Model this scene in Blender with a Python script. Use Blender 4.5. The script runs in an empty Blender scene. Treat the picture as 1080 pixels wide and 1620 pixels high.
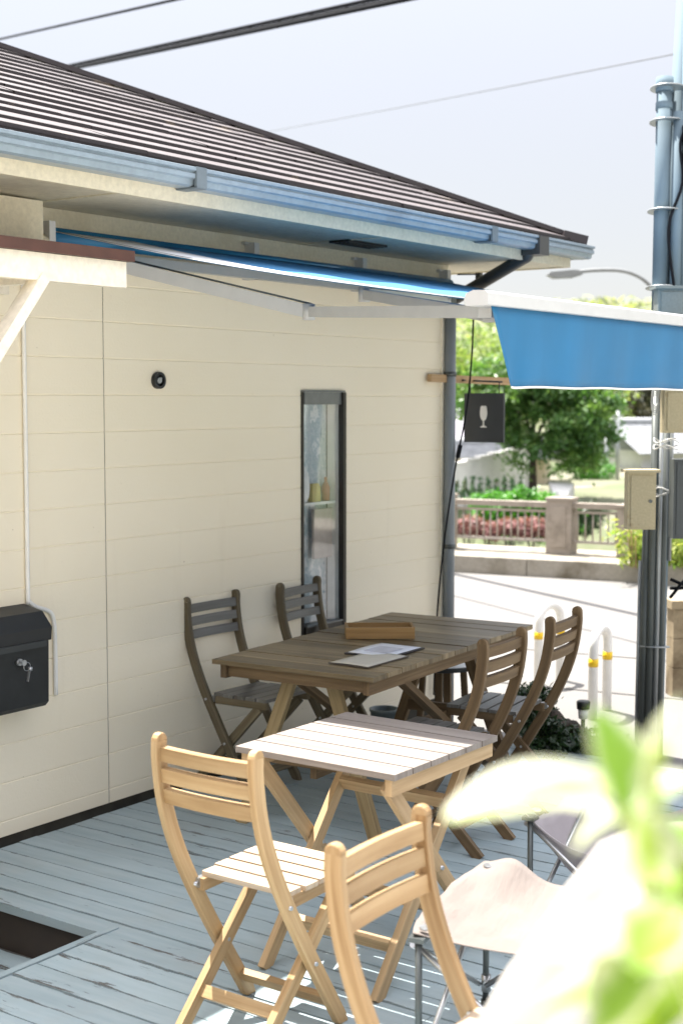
import bpy, bmesh, math, random
import numpy as np
from mathutils import Vector, Matrix
random.seed(7)
rng = np.random.default_rng(11)
PI = math.pi
R = math.radians
V = Vector
sc = bpy.context.scene
COL = sc.collection

# ------------------------------------------------------------------ camera (50 mm, eye height, slight downward tilt)
HEAD = R(35.6); PITCH = R(4.52); EYE = V((0, 0, 1.8))
FWD = V((math.cos(HEAD) * math.cos(PITCH), math.sin(HEAD) * math.cos(PITCH), -math.sin(PITCH)))
RGT = V((math.sin(HEAD), -math.cos(HEAD), 0))
UPV = RGT.cross(FWD)


def at(x, y, d):
    """world point seen at photo pixel (x, y) at depth d metres"""
    return EYE + (FWD + RGT * ((x - 540) / 2250) - UPV * ((y - 810) / 2250)) * d


cd = bpy.data.cameras.new('camera'); cam = bpy.data.objects.new('camera', cd); COL.objects.link(cam)
cam.matrix_world = Matrix.Translation(EYE) @ Matrix((RGT, UPV, -FWD)).transposed().to_4x4()
cd.sensor_fit = 'VERTICAL'; cd.sensor_height = 36; cd.lens = 50
cd.clip_start = 0.05; cd.clip_end = 3000
cd.dof.use_dof = True; cd.dof.focus_distance = 5.2; cd.dof.aperture_fstop = 3.2
cd.dof.aperture_blades = 0
sc.camera = cam

# ------------------------------------------------------------------ light
SUN = V((.13, .40, 1)).normalized()
wd = bpy.data.worlds.new('World'); sc.world = wd; wd.use_nodes = True
nt = wd.node_tree; nt.nodes.clear()
sky = nt.nodes.new('ShaderNodeTexSky'); sky.sky_type = 'NISHITA'; sky.sun_disc = False
sky.sun_elevation = math.asin(SUN.z); sky.sun_rotation = math.atan2(SUN.x, SUN.y)
sky.air_density = 1.0; sky.dust_density = 1.0; sky.ozone_density = 1.2; sky.altitude = 20
bg = nt.nodes.new('ShaderNodeBackground'); bg.inputs[1].default_value = .15
ow = nt.nodes.new('ShaderNodeOutputWorld')
hz_ = nt.nodes.new('ShaderNodeMix'); hz_.data_type = 'RGBA'; hz_.inputs[0].default_value = .9
# thin cloud veil over the whole sky, brighter overhead than at the horizon as real overcast is
tc_ = nt.nodes.new('ShaderNodeTexCoord'); sp_ = nt.nodes.new('ShaderNodeSeparateXYZ'); nt.links.new(tc_.outputs['Generated'], sp_.inputs[0])
def wm_(op, a, b):
    m_ = nt.nodes.new('ShaderNodeMath'); m_.operation = op
    for i_, x_ in enumerate((a, b)):
        if isinstance(x_, (int, float)): m_.inputs[i_].default_value = x_
        else: nt.links.new(x_, m_.inputs[i_])
    return m_.outputs[0]
zz_ = wm_('MAXIMUM', sp_.outputs[2], 0.)
gr_ = wm_('ADD', wm_('MULTIPLY', wm_('POWER', zz_, 2.), 6.4), 1.)
vm_ = nt.nodes.new('ShaderNodeVectorMath'); vm_.operation = 'SCALE'
vc_ = nt.nodes.new('ShaderNodeMix'); vc_.data_type = 'RGBA'; vc_.inputs[6].default_value = (1.50, 1.42, 1.385, 1); vc_.inputs[7].default_value = (1.18, 1.165, 1.215, 1)
nt.links.new(wm_('MINIMUM', wm_('MULTIPLY', zz_, 3.4), 1.), vc_.inputs[0]); nt.links.new(vc_.outputs[2], vm_.inputs[0])
nt.links.new(gr_, vm_.inputs['Scale']); nt.links.new(vm_.outputs[0], hz_.inputs[7])
nt.links.new(sky.outputs[0], hz_.inputs[6]); nt.links.new(hz_.outputs[2], bg.inputs[0]); nt.links.new(bg.outputs[0], ow.inputs[0])
sl = bpy.data.lights.new('sun', 'SUN'); sl.energy = 5.0; sl.angle = R(.55); sl.color = (1, .955, .88)
so = bpy.data.objects.new('sun', sl); COL.objects.link(so)
so.rotation_euler = SUN.to_track_quat('Z', 'Y').to_euler(); so.location = SUN * 40
sc.view_settings.view_transform = 'Standard'; sc.view_settings.look = 'None'
sc.view_settings.exposure = 1.68; sc.view_settings.gamma = 1
sc.render.engine = 'CYCLES'
sc.cycles.max_bounces = 8; sc.cycles.diffuse_bounces = 5; sc.cycles.transparent_max_bounces = 12
sc.cycles.use_denoising = True


# ------------------------------------------------------------------ materials
def newmat(name):
    m = bpy.data.materials.new(name); m.use_nodes = True
    n = m.node_tree.nodes; b = n['Principled BSDF']
    return m, n, m.node_tree.links, b


def ramp(n, l, fac, stops):
    r = n.new('ShaderNodeValToRGB'); cr = r.color_ramp
    while len(cr.elements) < len(stops): cr.elements.new(.5)
    for e, (p, c) in zip(cr.elements, stops):
        e.position = p; e.color = (c[0], c[1], c[2], 1)
    l.new(fac, r.inputs[0]); return r.outputs[0]


def noise(n, l, vec, scale, detail=4, rough=.55, dim='3D', w=None):
    t = n.new('ShaderNodeTexNoise'); t.noise_dimensions = dim
    t.inputs['Scale'].default_value = scale; t.inputs['Detail'].default_value = detail
    t.inputs['Roughness'].default_value = rough
    if vec is not None: l.new(vec, t.inputs['Vector'])
    if w is not None: l.new(w, t.inputs['W'])
    return t.outputs[0]


def mathn(n, l, op, a, b=None, c=None):
    m = n.new('ShaderNodeMath'); m.operation = op
    for i, x in enumerate((a, b, c)):
        if x is None: continue
        if isinstance(x, (int, float)): m.inputs[i].default_value = x
        else: l.new(x, m.inputs[i])
    return m.outputs[0]


def mixc(n, l, fac, a, b, mode='MIX'):
    m = n.new('ShaderNodeMix'); m.data_type = 'RGBA'; m.blend_type = mode
    if isinstance(fac, (int, float)): m.inputs[0].default_value = fac
    else: l.new(fac, m.inputs[0])
    for i, x in ((6, a), (7, b)):
        if isinstance(x, tuple): m.inputs[i].default_value = (*x, 1)
        else: l.new(x, m.inputs[i])
    return m.outputs[2]


def mapping(n, l, vec, scale):
    m = n.new('ShaderNodeMapping'); m.inputs['Scale'].default_value = scale
    l.new(vec, m.inputs[0]); return m.outputs[0]


def bump(n, l, b, h, strength, dist=.01):
    u = n.new('ShaderNodeBump'); u.inputs['Strength'].default_value = strength
    u.inputs['Distance'].default_value = dist
    l.new(h, u.inputs['Height']); l.new(u.outputs[0], b.inputs['Normal'])


def uvn(n, name='UVMap'):
    u = n.new('ShaderNodeUVMap'); u.uv_map = name; return u.outputs[0]


def objc(n):
    return n.new('ShaderNodeTexCoord').outputs['Object']


def rndw(n, l):
    s = n.new('ShaderNodeSeparateXYZ'); l.new(uvn(n, 'rnd'), s.inputs[0]); return s.outputs[0], s.outputs[1]


def wood(name, dark, mid, light, rough=.6, var=.25, grey=None):
    m, n, l, b = newmat(name)
    r1, r2 = rndw(n, l)
    w = mathn(n, l, 'MULTIPLY', r1, 50.)
    uv = uvn(n)
    g = noise(n, l, mapping(n, l, uv, (2.2, 75, 1)), 1, 5, .6, '4D', w)
    g2 = noise(n, l, mapping(n, l, uv, (1.2, 12, 1)), 1.6, 3, .5, '4D', w)
    f = mathn(n, l, 'ADD', mathn(n, l, 'MULTIPLY', g, .55), mathn(n, l, 'MULTIPLY', g2, .45))
    c = ramp(n, l, f, [(.33, dark), (.5, mid), (.68, light)])
    k = mathn(n, l, 'ADD', mathn(n, l, 'MULTIPLY', r2, var), 1 - var * .5)
    c = mixc(n, l, 1., c, mixc(n, l, k, (0, 0, 0), (1, 1, 1)), 'MULTIPLY') if False else c
    hs = n.new('ShaderNodeHueSaturation'); l.new(c, hs.inputs['Color']); l.new(k, hs.inputs['Value']); c = hs.outputs[0]
    # knots
    vo = n.new('ShaderNodeTexVoronoi'); vo.voronoi_dimensions = '4D'; vo.inputs['Scale'].default_value = 1
    l.new(mapping(n, l, uv, (3.2, 14, 1)), vo.inputs['Vector']); l.new(w, vo.inputs['W'])
    kn = ramp(n, l, vo.outputs['Distance'], [(.03, (1, 1, 1)), (.10, (0, 0, 0))])
    c = mixc(n, l, mathn(n, l, 'MULTIPLY', kn, .55), c, tuple(x * .35 for x in mid))
    if grey:
        gn = noise(n, l, objc(n), 9, 4)
        c = mixc(n, l, ramp(n, l, gn, [(.42, (0, 0, 0)), (.62, (1, 1, 1))]), c, grey)
    l.new(c, b.inputs['Base Color'])
    b.inputs['Roughness'].default_value = rough; b.inputs['Specular IOR Level'].default_value = .35
    bump(n, l, b, g, .35, .0015)
    return m


def plain(name, col, rough=.5, metal=0., nz=.12, scale=14., spec=.5, bumpk=0.):
    m, n, l, b = newmat(name)
    f = noise(n, l, objc(n), scale, 4)
    c = ramp(n, l, f, [(.3, tuple(x * (1 - nz) for x in col)), (.7, tuple(min(1, x * (1 + nz)) for x in col))])
    l.new(c, b.inputs['Base Color'])
    rr = mathn(n, l, 'ADD', mathn(n, l, 'MULTIPLY', f, .18), rough - .09); l.new(rr, b.inputs['Roughness'])
    b.inputs['Metallic'].default_value = metal; b.inputs['Specular IOR Level'].default_value = spec
    if bumpk: bump(n, l, b, noise(n, l, objc(n), scale * 6, 3), bumpk, .004)
    return m


def dirty(name, col, dirt, rough=.75, lo=.5, hi=.7, scale=3., bumpk=.05):
    m, n, l, b = newmat(name)
    f = noise(n, l, objc(n), scale, 7, .65)
    f2 = noise(n, l, objc(n), scale * 14, 3)
    c = ramp(n, l, f2, [(.3, tuple(x * .9 for x in col)), (.7, tuple(x * 1.08 for x in col))])
    c = mixc(n, l, ramp(n, l, f, [(lo, (0, 0, 0)), (hi, (1, 1, 1))]), c, dirt)
    l.new(c, b.inputs['Base Color']); b.inputs['Roughness'].default_value = rough
    if bumpk: bump(n, l, b, f2, bumpk, .004)
    return m


def leafmat(name, c1, c2, c3, trans=.35, rough=.45, tint=1.6):
    m, n, l, b = newmat(name)
    r1, r2 = rndw(n, l)
    c = ramp(n, l, r1, [(.0, c1), (.5, c2), (1., c3)])
    l.new(c, b.inputs['Base Color']); b.inputs['Roughness'].default_value = rough
    t = n.new('ShaderNodeBsdfTranslucent')
    tc = mixc(n, l, 1., c, (tint, tint * 1.05, tint * .45), 'MULTIPLY'); l.new(tc, t.inputs[0])
    mx = n.new('ShaderNodeMixShader'); mx.inputs[0].default_value = trans
    l.new(b.outputs[0], mx.inputs[1]); l.new(t.outputs[0], mx.inputs[2])
    l.new(mx.outputs[0], n['Material Output'].inputs[0])
    return m


def cloth(name, col, trans=.3, rough=.75, weave=700., sheen=0., spec=.3, tcol=None, wr=.0):
    m, n, l, b = newmat(name)
    f = noise(n, l, objc(n), 6, 4)
    c = ramp(n, l, f, [(.3, tuple(x * .93 for x in col)), (.7, tuple(min(1, x * 1.05) for x in col))])
    l.new(c, b.inputs['Base Color']); b.inputs['Roughness'].default_value = rough
    bd = noise(n, l, mapping(n, l, objc(n), (5, 1.2, .5)), 1.3, 4)
    hb = n.new('ShaderNodeHueSaturation'); l.new(c, hb.inputs['Color']); l.new(mathn(n, l, 'ADD', mathn(n, l, 'MULTIPLY', bd, .36), .82), hb.inputs['Value'])
    l.new(hb.outputs[0], b.inputs['Base Color'])
    b.inputs['Sheen Weight'].default_value = sheen; b.inputs['Sheen Roughness'].default_value = .28
    b.inputs['Specular IOR Level'].default_value = spec
    h = noise(n, l, objc(n), weave, 1)
    if wr:
        h2 = noise(n, l, mapping(n, l, objc(n), (9, 34, 9)), 1.5, 3)
        h = mathn(n, l, 'ADD', mathn(n, l, 'MULTIPLY', h, .12), mathn(n, l, 'MULTIPLY', h2, wr))
        bump(n, l, b, h, .6, .01)
    else:
        bump(n, l, b, h, .25, .001)
    t = n.new('ShaderNodeBsdfTranslucent'); t.inputs[0].default_value = (*(tcol or col), 1)
    mx = n.new('ShaderNodeMixShader'); mx.inputs[0].default_value = trans
    l.new(b.outputs[0], mx.inputs[1]); l.new(t.outputs[0], mx.inputs[2])
    l.new(mx.outputs[0], n['Material Output'].inputs[0])
    return m


M = {}
M['pine'] = wood('pine', (.25, .145, .06), (.38, .25, .125), (.49, .355, .20), .5, .42)
M['pine_seat'] = wood('pine_seat', (.34, .24, .155), (.45, .355, .26), (.54, .45, .36), .5, .35)
M['seat_grey'] = wood('seat_grey', (.075, .07, .062), (.145, .14, .13), (.22, .215, .205), .34, .4)
M['grey_wood'] = wood('grey_wood', (.075, .058, .032), (.145, .116, .07), (.235, .20, .135), .7, .5)
M['brown_wood'] = wood('brown_wood', (.062, .038, .018), (.12, .077, .038), (.19, .13, .07), .65, .5)
M['table_brown'] = wood('table_brown', (.08, .058, .03), (.16, .118, .064), (.26, .20, .12), .42, .7)
M['table_pale'] = wood('table_pale', (.15, .125, .105), (.215, .185, .165), (.28, .25, .225), .6, .45)
M['table_leg'] = wood('table_leg', (.27, .18, .09), (.42, .29, .16), (.52, .38, .23), .6, .2)
M['leg_olive'] = wood('leg_olive', (.16, .11, .05), (.26, .19, .095), (.35, .27, .15), .6, .3)
M['back_grey'] = wood('back_grey', (.09, .085, .075), (.17, .165, .15), (.26, .255, .24), .5, .45)
M['tray'] = wood('tray', (.2, .11, .035), (.31, .185, .07), (.38, .24, .10), .55, .2)
M['batten'] = wood('batten', (.25, .15, .07), (.38, .25, .13), (.48, .33, .2), .7, .2)
M['steel'] = plain('steel', (.45, .46, .47), .32, .85)
M['dark_steel'] = plain('dark_steel', (.10, .11, .11), .4, .6)
M['black'] = plain('black', (.012, .014, .015), .42, 0, .3)
M['black_plastic'] = plain('black_plastic', (.02, .021, .022), .5)
M['white_paint'] = plain('white_paint', (.78, .77, .74), .45, 0, .05)
M['white_alu'] = plain('white_alu', (.52, .52, .52), .35, 0, .04)
M['grey_alu'] = plain('grey_alu', (.42, .43, .43), .4, .2, .05)
M['yellow'] = plain('yellow', (.85, .55, .01), .4, 0, .06)
M['gutter'] = dirty('gutter', (.24, .30, .35), (.15, .19, .23), .3, .6, .85, 2.2, 0)
M['pipe'] = plain('pipe', (.21, .235, .255), .4, 0, .1, 5)
M['pipe_dark'] = plain('pipe_dark', (.055, .052, .048), .45)
M['collar'] = plain('collar', (.13, .16, .18), .45)
M['bronze'] = plain('bronze', (.03, .028, .026), .35, .5)
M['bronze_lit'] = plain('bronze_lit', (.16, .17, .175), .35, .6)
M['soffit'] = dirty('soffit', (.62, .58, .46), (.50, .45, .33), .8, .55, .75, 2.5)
M['trim'] = dirty('trim', (.66, .60, .46), (.56, .49, .35), .7, .55, .75, 4)
M['cream'] = dirty('cream', (.80, .74, .62), (.70, .63, .50), .7, .58, .78, 3)
M['brown_cap'] = plain('brown_cap', (.075, .03, .02), .5, 0, .2)
M['mauve_cloth'] = cloth('mauve_cloth', (.50, .46, .47), .35, .8, 500, 0, .2, None, .6)
M['canvas'] = cloth('canvas', (.25, .215, .195), .25, .85, 500, .1, .2, (.34, .30, .27), .6)
M['sling_white'] = cloth('sling_white', (.36, .345, .325), .3, .85, 500, .1, .2, (.36, .345, .325), .3)
M['awning_blue'] = cloth('awning_blue', (.028, .215, .43), .34, .42, 300, .25, .5, (.05, .30, .62))
M['awning_top'] = cloth('awning_top', (.085, .25, .46), .17, .85, 300, 0., .1, (.05, .30, .62))
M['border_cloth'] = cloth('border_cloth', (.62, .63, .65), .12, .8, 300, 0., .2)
M['paper'] = plain('paper', (.72, .74, .8), .6, 0, .03)
M['card'] = plain('card', (.50, .47, .40), .6, 0, .05)
M['pot'] = dirty('pot', (.20, .24, .25), (.12, .13, .12), .6, .5, .7, 14)
M['stool_top'] = plain('stool_top', (.62, .64, .64), .4, 0, .06)
M['sign'] = plain('sign', (.028, .034, .042), .5, 0, .1)
M['box_beige'] = dirty('box_beige', (.46, .39, .24), (.26, .17, .08), .55, .62, .75, 7)
M['box_green'] = dirty('box_green', (.19, .20, .175), (.26, .26, .2), .55, .6, .8, 6)
M['meter'] = plain('meter', (.05, .06, .062), .45)
M['conduit'] = plain('conduit', (.15, .205, .245), .75, 0, .12, 3, .15)
M['conduit_dark'] = plain('conduit_dark', (.095, .107, .10), .4, .2, .15, 3)
M['galv'] = plain('galv', (.36, .38, .38), .4, .6, .12, 5)
M['lamp_grey'] = plain('lamp_grey', (.20, .21, .21), .45)
M['cable_black'] = plain('cable_black', (.012, .013, .016), .85, 0, .12, 14., .08)
M['cable_pale'] = plain('cable_pale', (.10, .105, .11), .5)
M['clear_wrap'] = plain('clear_wrap', (.62, .62, .6), .3)
M['rail'] = dirty('rail', (.29, .25, .21), (.19, .16, .13), .8, .5, .7, 3.5)
M['rail_bar'] = plain('rail_bar', (.36, .32, .28), .5, .1)
M['concrete'] = dirty('concrete', (.29, .265, .22), (.13, .11, .075), .9, .45, .68, 2.2, .4)
M['block'] = dirty('block', (.30, .24, .15), (.12, .085, .045), .9, .42, .66, 3.2, .4)
M['bark'] = dirty('bark', (.085, .065, .05), (.04, .03, .025), .95, .45, .6, 12, .8)
M['stone'] = dirty('stone', (.055, .038, .026), (.02, .018, .012), .9, .45, .6, 9, .9)
M['house_wall'] = dirty('house_wall', (.58, .50, .36), (.44, .36, .25), .85, .55, .75, 1.2)
M['far_white'] = dirty('far_white', (.80, .78, .77), (.62, .61, .60), .85, .5, .72, 1.0)
M['kawara'] = plain('kawara', (.30, .31, .33), .5, 0, .2, 5)
M['kawara_pale'] = plain('kawara_pale', (.46, .44, .50), .55, 0, .2, 5)
M['far_glass'] = plain('far_glass', (.05, .06, .07), .2)
M['lf_tree'] = leafmat('lf_tree', (.035, .10, .025), (.08, .18, .045), (.19, .30, .085), .36, .45, 1.35)
M['lf_pale'] = leafmat('lf_pale', (.10, .18, .05), (.20, .28, .09), (.36, .41, .18), .42, .45, 1.4)
M['lf_hedge'] = leafmat('lf_hedge', (.03, .13, .012), (.06, .22, .02), (.13, .33, .035), .35)
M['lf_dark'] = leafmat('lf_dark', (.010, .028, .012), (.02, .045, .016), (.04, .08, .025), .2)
M['lf_wood'] = leafmat('lf_wood', (.03, .042, .02), (.06, .065, .035), (.13, .115, .06), .2)
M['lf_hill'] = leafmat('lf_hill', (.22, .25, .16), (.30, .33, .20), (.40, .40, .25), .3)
M['lf_grass'] = leafmat('lf_grass', (.12, .22, .03), (.26, .34, .07), (.44, .44, .16), .35)
M['lf_azalea'] = leafmat('lf_azalea', (.20, .07, .07), (.30, .13, .13), (.40, .29, .27), .25, .6, 1.1)
M['lf_spike'] = leafmat('lf_spike', (.03, .07, .03), (.05, .11, .05), (.09, .16, .07), .2)


def deck_mat():
    m, n, l, b = newmat('deck_paint')
    r1, r2 = rndw(n, l); w = mathn(n, l, 'MULTIPLY', r1, 60.)
    uv = uvn(n)
    f = noise(n, l, mapping(n, l, uv, (2, 14, 1)), 1.5, 5, .6, '4D', w)
    paint = ramp(n, l, f, [(.3, (.26, .335, .365)), (.55, (.31, .385, .415)), (.75, (.35, .42, .445))])
    hs = n.new('ShaderNodeHueSaturation'); l.new(paint, hs.inputs['Color'])
    l.new(mathn(n, l, 'ADD', mathn(n, l, 'MULTIPLY', r2, .16), .90), hs.inputs['Value']); paint = hs.outputs[0]
    sx = n.new('ShaderNodeSeparateXYZ'); l.new(uv, sx.inputs[0])
    edge = mathn(n, l, 'ABSOLUTE', sx.outputs[1])          # 0 at the board's middle, .049 at its edge
    edge = mathn(n, l, 'MULTIPLY', mathn(n, l, 'POWER', mathn(n, l, 'MULTIPLY', edge, 20.), 6.), .22)
    chip = noise(n, l, mapping(n, l, uv, (6, 46, 1)), 1, 6, .68, '4D', w)
    patch = noise(n, l, objc(n), 1.7, 3)
    s = mathn(n, l, 'ADD', chip, edge)
    s = mathn(n, l, 'ADD', s, mathn(n, l, 'MULTIPLY', mathn(n, l, 'SUBTRACT', patch, .5), .45))
    ck = ramp(n, l, s, [(.665, (0, 0, 0)), (.725, (1, 1, 1))])
    bare = ramp(n, l, chip, [(.3, (.055, .058, .058)), (.8, (.12, .115, .105))])
    c = mixc(n, l, ck, paint, bare)
    grime = noise(n, l, objc(n), 2.6, 6, .65)
    c = mixc(n, l, mathn(n, l, 'MULTIPLY', ramp(n, l, grime, [(.5, (0, 0, 0)), (.72, (1, 1, 1))]), .35), c, (.30, .31, .29))
    l.new(c, b.inputs['Base Color'])
    l.new(mathn(n, l, 'ADD', mathn(n, l, 'MULTIPLY', ck, .25), .5), b.inputs['Roughness'])
    b.inputs['Specular IOR Level'].default_value = .4
    h = mathn(n, l, 'SUBTRACT', mathn(n, l, 'MULTIPLY', f, .6), mathn(n, l, 'MULTIPLY', ck, .6))
    bump(n, l, b, h, .4, .002)
    return m


def siding_mat():
    m, n, l, b = newmat('siding_paint')
    o = objc(n)
    f = noise(n, l, o, 1.1, 5, .55)
    c = ramp(n, l, f, [(.3, (.83, .75, .585)), (.7, (.86, .785, .63))])
    st = noise(n, l, mapping(n, l, o, (7, 7, .7)), 1, 5, .6)
    c = mixc(n, l, mathn(n, l, 'MULTIPLY', ramp(n, l, st, [(.60, (0, 0, 0)), (.85, (1, 1, 1))]), .25), c, (.62, .53, .40))
    sp = noise(n, l, o, 55, 2)
    c = mixc(n, l, ramp(n, l, sp, [(.78, (0, 0, 0)), (.81, (1, 1, 1))]), c, (.45, .37, .26))
    l.new(c, b.inputs['Base Color']); b.inputs['Roughness'].default_value = .55
    b.inputs['Specular IOR Level'].default_value = .3
    h = mathn(n, l, 'ADD', mathn(n, l, 'MULTIPLY', noise(n, l, mapping(n, l, o, (4, 4, 60)), 1, 4), .6), noise(n, l, o, 90, 3))
    bump(n, l, b, h, .3, .003)
    return m


def roof_mat():
    m, n, l, b = newmat('roof_slate')
    uv = uvn(n)
    r1, r2 = rndw(n, l)
    f = noise(n, l, objc(n), 26, 5, .65)
    c = ramp(n, l, f, [(.3, (.042, .033, .036)), (.5, (.085, .069, .073)), (.7, (.135, .114, .118))])
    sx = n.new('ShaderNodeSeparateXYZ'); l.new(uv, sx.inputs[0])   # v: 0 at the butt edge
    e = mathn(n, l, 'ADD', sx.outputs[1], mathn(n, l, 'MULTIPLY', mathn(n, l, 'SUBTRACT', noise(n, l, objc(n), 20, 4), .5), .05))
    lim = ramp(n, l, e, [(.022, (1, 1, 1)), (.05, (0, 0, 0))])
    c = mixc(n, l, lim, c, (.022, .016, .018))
    moss = noise(n, l, objc(n), 3.5, 6, .7)
    c = mixc(n, l, mathn(n, l, 'MULTIPLY', ramp(n, l, moss, [(.60, (0, 0, 0)), (.70, (1, 1, 1))]), .5), c, (.25, .19, .12))
    l.new(c, b.inputs['Base Color']); b.inputs['Roughness'].default_value = .6
    bump(n, l, b, f, .3, .004)
    return m


def glass_mat():
    m, n, l, b = newmat('window_glass')
    n.remove(b)
    t = n.new('ShaderNodeBsdfTransparent'); t.inputs[0].default_value = (.98, .99, .99, 1)
    g = n.new('ShaderNodeBsdfGlossy'); g.inputs[1].default_value = .03
    lw = n.new('ShaderNodeLayerWeight'); lw.inputs[0].default_value = .5; lwf = mathn(n, l, 'ADD', mathn(n, l, 'MULTIPLY', mathn(n, l, 'POWER', lw.outputs['Facing'], 3.), .6), .05)
    nz = noise(n, l, objc(n), 9, 2)
    bp = n.new('ShaderNodeBump'); bp.inputs['Strength'].default_value = .08; l.new(nz, bp.inputs['Height']); l.new(bp.outputs[0], g.inputs['Normal'])
    mx = n.new('ShaderNodeMixShader'); l.new(lwf, mx.inputs[0]); l.new(t.outputs[0], mx.inputs[1]); l.new(g.outputs[0], mx.inputs[2])
    l.new(mx.outputs[0], n['Material Output'].inputs[0])
    return m


def curtain_mat():
    m, n, l, b = newmat('lace_curtain')
    o = objc(n)
    a = noise(n, l, mapping(n, l, o, (13, 13, 7)), 1, 6, .7)
    k = noise(n, l, o, 60, 3)
    f = mathn(n, l, 'ADD', mathn(n, l, 'MULTIPLY', a, .8), mathn(n, l, 'MULTIPLY', k, .2))
    c = ramp(n, l, f, [(.34, (.22, .33, .39)), (.43, (.66, .70, .71)), (.50, (.45, .54, .57)), (.57, (.88, .88, .87))])
    l.new(c, b.inputs['Base Color']); b.inputs['Roughness'].default_value = .9
    return m


def road_mat():
    m, n, l, b = newmat('road_surface')
    o = objc(n)
    f = noise(n, l, o, .35, 6, .6); g = noise(n, l, o, 60, 3)
    c = ramp(n, l, f, [(.3, (.135, .130, .124)), (.7, (.165, .159, .152))])
    c = mixc(n, l, mathn(n, l, 'MULTIPLY', g, .25), c, (.125, .12, .115))
    # long pale tyre-worn streaks and a darker repaired seam, fixed to the road
    st = noise(n, l, mapping(n, l, o, (1.3, .06, 1)), 1, 3)
    c = mixc(n, l, mathn(n, l, 'MULTIPLY', ramp(n, l, st, [(.58, (0, 0, 0)), (.66, (1, 1, 1))]), .35), c, (.125, .12, .115))
    l.new(c, b.inputs['Base Color']); b.inputs['Roughness'].default_value = .85
    bump(n, l, b, g, .3, .004)
    return m


def ground_mat():
    m, n, l, b = newmat('ground_soil')
    o = objc(n)
    f = noise(n, l, o, .12, 7, .65); g = noise(n, l, o, 2.5, 5)
    c = ramp(n, l, f, [(.38, (.17, .16, .13)), (.50, (.12, .13, .075)), (.60, (.06, .10, .03))])
    c = mixc(n, l, mathn(n, l, 'MULTIPLY', g, .35), c, (.22, .20, .14))
    l.new(c, b.inputs['Base Color']); b.inputs['Roughness'].default_value = .95
    return m


def plant_mat():
    """variegated leaf: green heart, cream margin; uv u along the leaf, v across (-.5 .. .5)"""
    m, n, l, b = newmat('variegated_leaf')
    r1, r2 = rndw(n, l)
    sx = n.new('ShaderNodeSeparateXYZ'); l.new(uvn(n), sx.inputs[0])
    av = mathn(n, l, 'ABSOLUTE', sx.outputs[1])
    wob = noise(n, l, uvn(n), 5, 3, .6, '4D', mathn(n, l, 'MULTIPLY', r1, 30.))
    e = mathn(n, l, 'ADD', av, mathn(n, l, 'MULTIPLY', mathn(n, l, 'SUBTRACT', wob, .5), .5))
    e = mathn(n, l, 'ADD', e, mathn(n, l, 'MULTIPLY', mathn(n, l, 'SUBTRACT', r2, .5), .75))
    k = ramp(n, l, e, [(.15, (0, 0, 0)), (.34, (1, 1, 1))])
    green = ramp(n, l, r1, [(0, (.14, .27, .03)), (1, (.32, .42, .07))])
    c = mixc(n, l, k, green, (.48, .495, .40))
    l.new(c, b.inputs['Base Color']); b.inputs['Roughness'].default_value = .35
    t = n.new('ShaderNodeBsdfTranslucent')
    l.new(mixc(n, l, 1., c, (1.25, 1.3, .75), 'MULTIPLY'), t.inputs[0])
    mx = n.new('ShaderNodeMixShader'); mx.inputs[0].default_value = .45
    l.new(b.outputs[0], mx.inputs[1]); l.new(t.outputs[0], mx.inputs[2]); l.new(mx.outputs[0], n['Material Output'].inputs[0])
    return m


M['deck'] = deck_mat(); M['siding'] = siding_mat(); M['roof'] = roof_mat(); M['glass'] = glass_mat()
M['curtain'] = curtain_mat(); M['road'] = road_mat(); M['ground'] = ground_mat(); M['varieg'] = plant_mat()


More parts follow.
